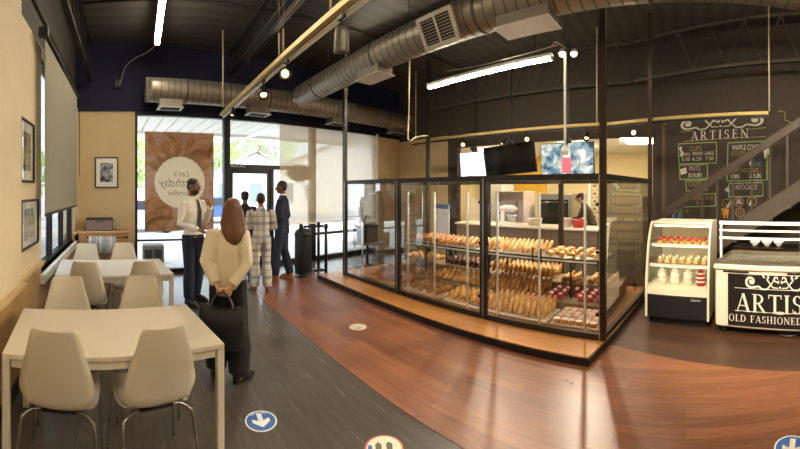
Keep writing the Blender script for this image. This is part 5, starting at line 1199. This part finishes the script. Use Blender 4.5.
def person(label, loc, rz, H, skin, hair, hairm, top, topm, legm, shoem, P=None, look=(0, 0), female=False, bare=False, beard=None):
    s = H/1.75; P = P or {}
    t = thing('person', label, 'person', loc, rz)
    J = dict(pelvis=V(0, 0, .95), waist=V(0, .0, 1.08), chest=V(0, .0, 1.28), neck=V(0, -.015, 1.47), head=V(0, .015, 1.63),
             shR=V(.185, -.01, 1.40), shL=V(-.185, -.01, 1.40), elR=V(.23, -.03, 1.12), elL=V(-.23, -.03, 1.12), wrR=V(.24, .06, .88), wrL=V(-.24, .06, .88),
             hipR=V(.09, 0, .92), hipL=V(-.09, 0, .92), knR=V(.1, .02, .5), knL=V(-.1, .02, .5), anR=V(.105, -.03, .085), anL=V(-.105, -.03, .085), ftR=V(.04, .2, 0), ftL=V(-.04, .2, 0))
    if female: J['shR'].x, J['shL'].x = P.get('sw', .158), -P.get('sw', .158)
    for k, v in P.items():
        if k in J: J[k] = Vector(v)
    J = {k: v*s for k, v in J.items()}
    fem = 1.0 if female else 0.0
    Mh = Matrix.Translation(J['head']) @ Matrix.Rotation(look[0], 4, 'Z') @ Matrix.Rotation(look[1], 4, 'X')
    def hp(x, y, z): return Mh @ (V(x, y, z)*s)
    def torso(mb, g, lo=True):
        pts = [J['pelvis']-V(0, 0, .07)*s, J['pelvis'], J['waist'], (J['waist']+J['chest'])/2, J['chest'], J['chest']*.35+J['neck']*.65-V(0, 0, .012)*s, J['neck']+V(0, 0, .0)*s]
        w = [.15, .165, .135-.01*fem, .15-.012*fem, .17-.018*fem, .145-.012*fem, .06]; dp = [.11, .118, .098, .108, .115, .085, .058]
        mb.tube(pts, [((a+g)*s, (b+g)*s) for a, b in zip(w, dp)], 18, side=(1, 0, 0))
    def arm(mb, sd, g, end=1.0, flare=0.0):
        a, b, c = J['sh'+sd], J['el'+sd], J['wr'+sd]; c2 = b+(c-b)*end; inn = V(-.05 if sd == 'R' else .05, 0, .0)*s
        mb.tube([a+inn, a, a*.5+b*.5, b, b*.55+c2*.45, c2], [(.05+g)*s, (.056+g)*s, (.047+g)*s, (.040+g)*s, (.037+g)*s, (.027+g+flare)*s], 12)
    def leg(mb, sd, g, end=1.0, flare=0.0, kn=0.0):
        a, b, c = J['hip'+sd], J['kn'+sd], J['an'+sd]; c2 = b+(c-b)*end
        mb.tube([a+V(0, 0, .05)*s, a-V(0, 0, .05)*s, a*.5+b*.5, b, b*.6+c2*.4, c2], [(.088+g)*s, (.092+g)*s, (.075+g+kn*.5)*s, (.055+g+kn)*s, (.052+g+kn+flare*.5)*s, (.034+g+flare)*s], 14)
    # ---- the body, one surface
    mb = MB(); torso(mb, -.012)
    for sd in 'RL': arm(mb, sd, -.006); leg(mb, sd, -.012)
    mb.tube([J['neck']-V(0, 0, .05)*s, J['neck']+V(0, 0, .03)*s, hp(0, -.02, -.05)], [.062*s, .053*s, .05*s], 14)
    M3 = Mh.to_3x3()
    mb.ball(hp(0, -.012, .03), (.075*s, .094*s, .09*s), 10, M=M3); mb.ball(hp(0, .016, -.03), (.060*s, .070*s, .078*s), 9, M=M3); mb.ball(hp(0, .055, -.082), (.030*s, .026*s, .024*s), 6, M=M3)
    mb.tube([hp(0, .082, .022), hp(0, .096, .0), hp(0, .108, -.022), hp(0, .09, -.032)], [.009*s, .011*s, .015*s, .010*s], 8)
    mb.ball(hp(0, .083, -.052), (.024*s, .010*s, .010*s), 5, M=M3)
    for q in (-1, 1): mb.ball(hp(q*.078, -.012, -.005), (.010*s, .020*s, .032*s), 6, M=M3); mb.ball(hp(q*.034, .062, -.012), (.022*s, .022*s, .024*s), 5, M=M3)
    for sd in 'RL':
        w = J['wr'+sd]; d = (w-J['el'+sd]).normalized(); pal = P.get('palm'+sd, V(-1 if sd == 'R' else 1, 0, 0)); thb = P.get('thumb'+sd, V(0, 1, 0)); hd = P.get('hand'+sd, d)
        hand(mb, w+hd*.012*s, Vector(hd), Vector(pal), Vector(thb), P.get('curl'+sd, .35), s*(.92 if female else 1))
        a = J['an'+sd]; f = J['ft'+sd]; fd = V(f.x, f.y, 0).normalized()
        mb.tube([a+V(0, 0, .03)*s, a-V(0, 0, .02)*s-fd*.01*s, a+fd*.06*s-V(0, 0, .04)*s, a+fd*.16*s-V(0, 0, .055)*s, a+fd*.19*s-V(0, 0, .06)*s], [.034*s, .036*s, (.038*s), (.032*s), .018*s], 10)
    body = fuse(mb, 'body', skin, t, .0075, 3)
    # ---- face
    for q in (-1, 1):
        mb = MB(); mb.ball(hp(q*.031, .071, .012), .0125*s, 6); e = mb.build('eye', M_eye, t)
        mb = MB(); mb.ball(hp(q*.031, .0805, .012), .0062*s, 5); mb.build('iris', M_iris, e)
        mb = MB(); mb.tube([hp(q*.013, .088, .033), hp(q*.03, .087, .039), hp(q*.048, .074, .034)], [.003*s, .0045*s, .002*s], 6); mb.build('eyebrow', hairm, t)
    mb = MB(); mb.tube([hp(-.022, .086, -.05), hp(0, .094, -.051), hp(.022, .086, -.05)], [.002*s, .0045*s, .002*s], 6); mb.build('lips', M_lip, t)
    # ---- hair
    mb = MB()
    if hair == 'short':
        mb.ball(hp(0, -.022, .047), (.080*s, .095*s, .082*s), 10, M=M3); mb.ball(hp(0, -.045, .0), (.076*s, .066*s, .075*s), 8, M=M3)
    elif hair == 'crop':
        mb.ball(hp(0, -.020, .043), (.0785*s, .094*s, .082*s), 10, M=M3); mb.ball(hp(0, -.05, .0), (.070*s, .058*s, .065*s), 8, M=M3)
    elif hair == 'long':
        mb.ball(hp(0, -.02, .047), (.084*s, .1*s, .086*s), 10, M=M3)
        mb.tube([hp(0, -.035, .06), hp(0, -.055, -.02), hp(.0, -.085, -.12), hp(.01, -.115, -.22), hp(.015, -.125, -.27), hp(.02, -.12, -.32)], [(.078*s, .06*s), (.082*s, .06*s), (.094*s, .05*s), (.1*s, .04*s), (.08*s, .028*s), (.03*s, .01*s)], 16, side=(1, 0, 0))
        for k in range(9):
            q = (k-4)/4; ln = .26+.05*((k*5) % 4)/3-.05*abs(q); mb.tube([hp(q*.045, -.03, .12-.03*abs(q)), hp(q*.075, -.1+.03*abs(q), .03), hp(q*.088+.01, -.118+.03*abs(q), -.1), hp(q*.1+.012, -.135+.02*abs(q), -.2), hp(q*.085+.015, -.14, -ln)], [.012*s, .02*s, .021*s, .018*s, .006*s], 8)
        for q in (-1, 1): mb.tube([hp(q*.06, -.01, .05), hp(q*.085, .0, -.03), hp(q*.1, -.01, -.12), hp(q*.1, -.05, -.22)], [.024*s, .026*s, .026*s, .012*s], 10)
    if hair == 'cap':
        mb.ball(hp(0, -.035, .0), (.079*s, .072*s, .07*s), 8, M=M3); fuse(mb, 'hair', hairm, t, .008, 3)
        mb = MB(); mb.ball(hp(0, -.012, .06), (.086*s, .102*s, .075*s), 10, M=M3); mb.tube([hp(0, .05, .055), hp(0, .12, .05), hp(0, .16, .04)], [(.075*s, .012*s), (.075*s, .008*s), (.05*s, .005*s)], 14, side=M3 @ V(1, 0, 0)); fuse(mb, 'cap', topm[1] if isinstance(topm, tuple) else topm, t, .008, 3)
    else: fuse(mb, 'hair', hairm, t, .008, 3)
    if beard:
        mb = MB(); mb.ball(hp(0, .024, -.058), (.062*s, .068*s, .055*s), 8, M=M3); fuse(mb, 'beard', beard, t, .007, 2)
    tm = topm[0] if isinstance(topm, tuple) else topm
    # ---- clothes
    g = .006 if top == 'shirt' else .012
    mb = MB(); torso(mb, g)
    if top == 'jacket': mb.tube([J['waist'], J['pelvis'], J['pelvis']-V(0, 0, .13)*s], [(.145*s, .115*s), (.178*s, .132*s), (.182*s, .132*s)], 18, side=(1, 0, 0))
    if top == 'loose': mb.tube([J['chest'], J['waist'], J['pelvis']-V(0, 0, .03)*s], [(.155*s, .112*s), (.152*s, .115*s), (.172*s, .13*s)], 18, side=(1, 0, 0))
    for sd in 'RL': arm(mb, sd, g+.002+(.006 if top == 'loose' else 0), .97, .008)
    mb.tube([J['neck']-V(0, 0, .04)*s, J['neck']+V(0, 0, .012)*s, J['neck']+V(0, 0, .03)*s], [.075*s, .068*s, .064*s], 14)
    fuse(mb, {'jacket': 'suit_jacket', 'shirt': 'shirt', 'loose': 'blouse'}[top], tm, t, .010, 3)
    mb = MB(); mb.tube([J['pelvis']+V(0, 0, .015 if top == 'shirt' else .05)*s, J['pelvis']-V(0, 0, .02)*s, J['pelvis']-V(0, 0, .09)*s], [(.152*s, .114*s), (.172*s, .126*s), (.15*s, .12*s)], 18, side=(1, 0, 0))
    wide = P.get('wide', 0.0)
    for sd in 'RL': leg(mb, sd, .008, .97, .03+wide, .01+wide*.7)
    fuse(mb, 'trousers', legm, t, .011, 3)
    for sd in 'RL':
        a = J['an'+sd]; f = J['ft'+sd]; fd = V(f.x, f.y, 0).normalized(); mb = MB(); zf = a.z
        mb.tube([a-fd*.05*s-V(0, 0, .0), a-V(0, 0, .0)*s, a+fd*.06*s-V(0, 0, .028)*s, a+fd*.13*s-V(0, 0, .046)*s, a+fd*.2*s-V(0, 0, .06)*s], [.03*s, .044*s, .046*s, .044*s, .022*s], 12)
        sole = [a-fd*.055*s, a+fd*.05*s, a+fd*.13*s, a+fd*.215*s]
        mb.tube([V(p.x, p.y, a.z-.068*s) for p in sole], [(.03*s, .016*s), (.036*s, .016*s), (.046*s, .016*s), (.022*s, .014*s)], 12)
        mb.tube([V(a.x, a.y, a.z)-fd*.035*s, V(a.x, a.y, a.z-.07*s)-fd*.04*s], [.036*s, .036*s], 10)
        fuse(mb, 'shoe', shoem, t, .008, 2)
    return t, J, s, Mh
M_eye = mat('eye_white', '#e6e2da', .2); M_iris = mat('iris_dark', '#22160f', .2); M_lip = mat('lip', '#8d5648', .5)
SK1 = mat('skin_brown', '#8a5b3e', .5, var=.05); SK2 = mat('skin_light', '#d3a384', .5, var=.05); SK3 = mat('skin_deep', '#5d3c29', .5, var=.05)
H_blk = mat('black_hair', '#17120f', .5, var=.2, scale=40); H_aub = mat('auburn_hair', '#6b4228', .4, var=.45, scale=22, stretch=(8, 8, .5), bump=.5)
CL_white = mat('white_cotton', '#e2ddd2', .85, bump=.35, scale=9, var=.03); CL_cream = mat('cream_blouse', '#e0d3b6', .8, bump=.45, scale=8, var=.04)
CL_navy = mat('navy_cloth', '#1a2136', .8, bump=.3, scale=9); CL_black = mat('black_cloth', '#15151a', .8, bump=.35, scale=9); CL_brown = mat('brown_cloth', '#4a382c', .85, bump=.3, scale=9); CL_maroon = mat('maroon_cloth', '#5a2a28', .8)
SH_blk = mat('black_leather', '#121110', .3); SH_tan = mat('tan_leather', '#b9824f', .4); SH_brn = mat('brown_leather', '#7a5238', .45)
def plaid(name, base, l1, l2, k):
    m, nt, out = nodes_of(name); N = nt.nodes.new; L = nt.links.new
    b = N('ShaderNodeBsdfPrincipled'); b.inputs['Roughness'].default_value = .85; L(b.outputs[0], out.inputs[0])
    tc = N('ShaderNodeTexCoord'); sp = N('ShaderNodeSeparateXYZ'); L(tc.outputs['Object'], sp.inputs[0])
    def lines(src, w, ph):
        a = N('ShaderNodeMath'); a.operation = 'MULTIPLY_ADD'; a.inputs[1].default_value = k; a.inputs[2].default_value = ph+20; L(src, a.inputs[0])
        f = N('ShaderNodeMath'); f.operation = 'FRACT'; L(a.outputs[0], f.inputs[0])
        c = N('ShaderNodeMath'); c.operation = 'LESS_THAN'; c.inputs[1].default_value = w; L(f.outputs[0], c.inputs[0]); return c.outputs[0]
    cur = None
    for src, w, ph, col in ((sp.outputs[0], .24, 0, l1), (sp.outputs[2], .24, 0, l1), (sp.outputs[0], .07, .4, l2), (sp.outputs[2], .07, .4, l2)):
        mx = N('ShaderNodeMixRGB'); mx.inputs[2].default_value = (*srgb(col), 1); mf = N('ShaderNodeMath'); mf.operation = 'MULTIPLY'; mf.inputs[1].default_value = .7; L(lines(src, w, ph), mf.inputs[0]); L(mf.outputs[0], mx.inputs[0])
        if cur is None: mx.inputs[1].default_value = (*srgb(base), 1)
        else: L(cur, mx.inputs[1])
        cur = mx.outputs[0]
    L(cur, b.inputs['Base Color']); MATS[name] = m; return m
PLD = plaid('cream_plaid', '#ddd5c3', '#7b8496', '#8a8f9a', 4.6)
# man in the white shirt and tie
p = G(193, 303)
t, J, s, Mh = person('bearded man in glasses, white shirt and dark tie, standing beside the white table', p, -2.45, 1.82, SK1, 'crop', H_blk, 'shirt', CL_white, CL_navy, SH_blk,
    dict(elR=V(.25, -.02, 1.13), wrR=V(.13, .22, 1.05), palmR=V(-.6, 0, .8), thumbR=V(0, .2, 1), elL=V(-.24, .05, 1.14), wrL=V(-.14, .2, 1.36), handL=V(.35, -.1, 1), palmL=V(.5, -.8, 0), thumbL=V(.7, .6, 0), curlL=.5, anR=V(.11, .02, .085), anL=V(-.12, -.06, .085)), look=(.25, -.18), beard=H_blk)
mb = MB()
for k, (z, y, w) in enumerate(((1.455, .064, .026), (1.42, .088, .018), (1.3, .132, .034), (1.15, .122, .042), (1.06, .118, .046), (1.03, .118, .01))):
    pass
tie = [(1.455, .07, .022), (1.42, .096, .016), (1.3, .129, .03), (1.15, .119, .038), (1.05, .121, .042), (1.02, .122, .006)]
rings = [[V(-w*s, (y)*s, z*s), V(w*s, y*s, z*s), V(w*s, (y+.008)*s, z*s), V(-w*s, (y+.008)*s, z*s)] for z, y, w in tie]
mb = MB(); mb.loft(rings, smooth=False); mb.build('necktie', mat('dark_tie', '#20242e', .6), t)
def hpf(x, y, z): return Mh @ (V(x, y, z)*s)
mb = MB()
for q in (-1, 1): mb.tube([hpf(q*.033+.024*math.cos(a*PI/6), .098-.012*abs(math.cos(a*PI/6)), .012+.017*math.sin(a*PI/6)) for a in range(13)], .0022, 6); mb.tube([hpf(q*.057, .088, .016), hpf(q*.076, .04, .016), hpf(q*.08, -.01, .01)], .0022, 6)
mb.tube([hpf(-.01, .1, .016), hpf(.01, .1, .016)], .0022, 6); mb.build('glasses', M_blackmatte, t)
mb = MB(); mb.tube([V(0, .0, .975)*s, V(0, 0, .945)*s], [(.168*s, .127*s), (.172*s, .129*s)], 20, side=(1, 0, 0)); mb.build('belt', SH_blk, t)
# woman with long hair, hands behind her holding a bag
p = G(228, 378)
t, J, s, Mh = person('woman with long auburn hair, cream blouse and black trousers, hands clasped behind her', p, -.45, 1.575, SK2, 'long', H_aub, 'loose', CL_cream, CL_black, SH_blk,
    dict(head=V(.045, .015, 1.63), neck=V(.022, -.015, 1.47), sw=.15, elR=V(.205, -.1, 1.15), wrR=V(.075, -.21, .965), elL=V(-.2, -.1, 1.15), wrL=V(-.06, -.21, .965), handR=V(-.35, -.05, -1), handL=V(.35, -.05, -1), palmR=V(-.5, .8, 0), palmL=V(.5, .8, 0), thumbR=V(-.6, -.6, 0), thumbL=V(.6, -.6, 0), curlR=.75, curlL=.75,
         hipR=V(.09, 0, .92), knR=V(.105, .01, .5), anR=V(.12, -.06, .085), anL=V(-.12, .0, .085), ftR=V(.11, .17, 0), ftL=V(-.08, .2, 0), wide=.03), look=(.15, .02), female=True)
wc = t.location; hz_ = .80
B0 = Matrix.Rotation(-.45, 3, 'Z')
bl = Vector(wc)+B0 @ V(0, -.235, 0)
bag = thing('tote_bag', 'large black tote bag hanging from the hands of the woman in the cream blouse', 'bag', (bl.x, bl.y, .43), -.45)
rings = []
for z, w_, d_ in ((-.06, .14, .05), (-.045, .165, .065), (.1, .19, .07), (.22, .19, .045), (.255, .185, .012), (.26, .175, .008)):
    rings.append([V(w_*math.copysign(abs(math.cos(a))**.5, math.cos(a)), d_*math.copysign(abs(math.sin(a))**.6, math.sin(a)), z+(.03*math.cos(a)**2 if z > .2 else 0)) for a in [2*PI*k/28 for k in range(28)]])
mb = MB(); mb.loft(rings); mb.build('pouch', mat('black_bag', '#121318', .45, bump=.3, scale=10), bag)
for q in (-1, 1): mb = MB(); mb.tube(smooth_path([(-.1, q*.012, .255), (-.06, q*.01, .35), (0, q*.008, .39), (.06, q*.01, .35), (.1, q*.012, .255)], 4), .006, 8); mb.build('handle', mat('bag_strap', '#4b463e', .5), bag)
# person in plaid
p = G(261, 291)
person('person with short dark hair in cream plaid shirt and trousers, back to us', p, -.12, 1.6, SK1, 'short', H_blk, 'loose', PLD, PLD, SH_brn,
    dict(elR=V(.25, .0, 1.13), wrR=V(.16, .19, 1.12), palmR=V(-.6, 0, .8), elL=V(-.25, .0, 1.13), wrL=V(-.14, .2, 1.14), palmL=V(.6, 0, .8), thumbR=V(-.5, 0, 1), thumbL=V(.5, 0, 1), anR=V(.1, -.08, .085), anL=V(-.12, .02, .085), sw=.195, wide=.012), look=(-.1, .05), female=True)
# man in the navy suit
p = G(282, 279.5)
t, J, s, Mh = person('man in a navy suit and tan shoes standing by the glass door', p, .95, 1.82, SK3, 'crop', H_blk, 'jacket', CL_navy, mat('navy_trousers', '#222c44', .8, bump=.3, scale=9), SH_tan,
    dict(elR=V(.225, -.06, 1.12), wrR=V(.2, .07, .92), elL=V(-.225, -.03, 1.12), wrL=V(-.17, .12, .95), anR=V(.1, -.13, .085), anL=V(-.1, .1, .085), knR=V(.1, -.02, .5), knL=V(-.1, .07, .5)), look=(.1, .0))
mb = MB(); mb.tube([J['neck']+V(0, 0, .005), J['neck']+V(0, .004, .05)], [.066*s, .06*s], 16); mb.build('shirt_collar', CL_white, t)
# person in a black cap by the door
p = at_d(245, HY, 6.72); p.z = 0
person('person in a black cap and black top standing at the glass door, behind the others', p, -.35, 1.62, SK1, 'cap', H_blk, 'shirt', (CL_black, mat('cap_black', '#17181c', .8)), CL_black, SH_blk,
    dict(elR=V(.23, .0, 1.12), wrR=V(.18, .2, 1.1), elL=V(-.23, .0, 1.12), wrL=V(-.2, .15, .98)), look=(-.2, 0))
# worker in the kitchen
p = V(7.5, 7.5/math.tan(th(592)), 0)
person('kitchen worker in a dark brown shirt leaning over behind the pastry case', p, .15, 1.64, SK2, 'cap', H_blk, 'shirt', (CL_brown, CL_maroon), CL_black, SH_blk,
    dict(waist=V(0, .03, 1.07), chest=V(0, .12, 1.25), neck=V(0, .2, 1.42), head=V(0, .27, 1.56), shR=V(.185, .17, 1.36), shL=V(-.185, .17, 1.36), elR=V(.24, .28, 1.12), elL=V(-.24, .28, 1.12), wrR=V(.15, .48, 1.05), wrL=V(-.15, .48, 1.05), palmR=V(-.4, 0, -1), palmL=V(.4, 0, -1), thumbR=V(-1, 0, 0), thumbL=V(1, 0, 0)), look=(0, -.35))
# ================================================================ beyond the glass
def foliage(name, c1, c2):
    return crust(name, c1, c1, c2, 3)
M_leafA = mat('leaf_green', '#a9cf6c', .7, var=.35, scale=2); M_leafB = mat('leaf_deep', '#8db866', .7, var=.3, scale=2); M_bark = mat('bark', '#6d5a45', .9, var=.2)
def tree(label, x, y, h, r, m, seed):
    rr = random.Random(seed); t = thing('street_tree', label, 'tree', (x, y, -.13), 0, 'trees across the street')
    mb = MB(); mb.tube([(0, 0, 0), (.05, .02, h*.3), (.0, .0, h*.7)], [.14, .11, .05], 10)
    for k in range(5): a = k*1.3; mb.tube([(0, 0, h*.45), (r*.5*math.cos(a), r*.5*math.sin(a), h*.7)], [.05, .02], 6)
    mb.build('trunk', M_bark, t)
    mb = MB()
    for k in range(2200):
        a, b = rr.uniform(0, 2*PI), math.acos(rr.uniform(-1, 1)); q = r*rr.uniform(.45, 1)**.6*(1+.18*math.sin(3*a+seed)*math.sin(2*b)); c = Vector((q*math.sin(b)*math.cos(a), q*math.sin(b)*math.sin(a), h*.68+q*.8*math.cos(b)))
        s = rr.uniform(.08, .17); d1 = Vector((rr.uniform(-1, 1), rr.uniform(-1, 1), rr.uniform(-1, 1))).normalized(); d2 = d1.orthogonal().normalized()
        mb.add([c-d1*s, c+d2*s*.5, c+d1*s, c-d2*s*.5], [(0, 1, 2, 3)])
    mb.build('crown', m, t)
def spot_at(px, d): return at_d(px, HY, d)
for i, (px, d, h, r, m, lb) in enumerate(((131, 20, 4.9, 2.0, M_leafA, 'leafy tree outside between the tan wall and the window poster'), (219, 30, 6.6, 1.9, M_leafA, 'leafy green tree outside between the poster and the door'), (246, 36, 8.6, 2.2, M_leafB, 'tree outside seen through the upper part of the door'), (276, 46, 11, 3.2, M_leafA, 'taller tree outside over the roof of the white house'))):
    p = spot_at(px, d); tree(lb, p.x, p.y, h, r, m, i)
tree('green tree outside the left window beside the wall', -4.2, 9.5, 3.6, 1.5, M_leafA, 11)
tree('bushy tree outside the left window past the roller shade', -7.5, 12.5, 4.2, 2.0, M_leafB, 12)
M_wh = mat('white_siding', '#f1eee6', .7, var=.02); M_roof = mat('grey_roof', '#b9b4aa', .8)
def house(label, x, y, rz, w_, d_, h, rh):
    t = thing('white_house', label, 'building', (x, y, -.13), rz, 'buildings across the street')
    mb = MB(); mb.prism([(-w_/2, 0), (w_/2, 0), (w_/2, h), (0, h+rh), (-w_/2, h)], -d_, (0, 0, 0)); mb.build('walls', M_wh, t)
    mb = MB(); mb.bar((-w_/2-.3, -.4, h-.15), (-w_/2-.3, -.4, h-.15+.01), .1, .1)
    for s in (-1, 1): mb.prism([(s*(w_/2+.4), h-.25), (0, h+rh+.05), (0, h+rh+.2), (s*(w_/2+.4), h-.1)], -d_-.8, (0, -.4, 0))
    mb.build('roof', M_roof, t)
    for k in range(3):
        x_ = -w_/2+w_*(k+.6)/3.2; mb = MB(); mb.b2((x_-.5, -.06, .9), (x_+.5, .0, 2.3)); f_ = mb.build('window', M_wh, t)
        mb = MB(); mb.b2((x_-.42, -.08, .98), (x_+.42, -.06, 2.22)); mb.build('pane', mat('house_glass', '#8b979c', .1), f_)
p = spot_at(256, 23); house('white gabled house across the street, seen over the door', p.x, p.y, -.3, 6.5, 5, 2.7, 1.5)
p = spot_at(352, 31); house('white low building across the street behind the beige shade', p.x, p.y, -.6, 12, 5, 4.2, 2.2)
def car(label, px, d, rz, m):
    p = spot_at(px, d); t = thing('parked_car', label, 'car', (p.x, p.y, -.13), rz, 'cars parked outside')
    prof = [(-2.1, .35), (-2.15, .75), (-1.7, .9), (-1.1, .95), (-.6, 1.38), (.7, 1.42), (1.3, .98), (2.0, .88), (2.1, .4)]
    mb = MB(); mb.prism(prof, -1.7, (0, -.85, 0)); mb.build('body', m, t)
    mb = MB(); mb.prism([(-.95, .98), (-.55, 1.32), (.62, 1.35), (1.1, .98)], -1.74, (0, -.87, 0)); mb.build('side_windows', mat('car_glass', '#3a434a', .1), t)
    for x in (-1.3, 1.3):
        for y in (-.8, .8): mb = MB(); mb.lathe([(0, -.1), (.26, -.1), (.32, -.06), (.32, .06), (.26, .1), (0, .1)], 20); mb.xf(Matrix.Translation((x, y, .32)) @ Matrix.Rotation(PI/2, 4, 'X')); mb.build('wheel', M_blackmatte, t)
car('silver blue car parked outside beside the window poster edge', 132, 15, .2, mat('car_silver', '#b9c4ce', .3))
car('blue car parked outside between the poster and the door', 214, 19.0, .1, mat('car_blue', '#3f5f9a', .3))
if 0: car('red car parked outside below the beige shade', 345, 17.0, .15, mat('car_red', '#b0433c', .3))
car('pale car parked outside the left window', 20, 9, 1.2, mat('car_pale', '#c9cfd3', .3)) if 0 else None
mb = MB(); p = FW.p(153, 250, -1.6); mb.b2((-.26, -.2, 0), (.26, .2, .46), bev=.02); 
t = thing('street_box', 'grey box with two dark recesses standing outside the window below the poster', 'box', (p.x, p.y, -.13)); mb.build('casing', mat('planter_grey', '#77736d', .8), t)
for s in (-1, 1): mb = MB(); mb.b2((s*.115-.09, -.212, .05), (s*.115+.09, -.2, .36)); mb.build('recess_panel', mat('dark_recess', '#2c2a28', .8), t)
# ================================================================ light
w = bpy.data.worlds.new('world'); SC.world = w; w.use_nodes = True
nt = w.node_tree; nt.nodes.clear(); N = nt.nodes.new; L = nt.links.new
o = N('ShaderNodeOutputWorld'); b = N('ShaderNodeBackground'); L(b.outputs[0], o.inputs[0])
sk = N('ShaderNodeTexSky'); sk.sky_type = 'PREETHAM'; sk.turbidity = 4; sk.sun_direction = (.3, -.5, .8)
mx = N('ShaderNodeMixRGB'); mx.inputs[0].default_value = .75; mx.inputs[2].default_value = (.85, .92, 1, 1); L(sk.outputs[0], mx.inputs[1]); L(mx.outputs[0], b.inputs[0])
b.inputs[1].default_value = 2.6
s = bpy.data.lights.new('sun', 'SUN'); s.energy = 3.2; s.angle = .01; s.color = (1, .95, .86)
so = bpy.data.objects.new('sun', s); COL.objects.link(so); so.rotation_euler = (.75, .35, 0)
SC.view_settings.view_transform = 'Standard'; SC.view_settings.look = 'None'; SC.view_settings.gamma = 1; SC.view_settings.use_curve_mapping = False
SC.view_settings.exposure = 0.6
SC.cycles.transparent_max_bounces = 32; SC.cycles.max_bounces = 8; SC.cycles.sample_clamp_indirect = 6
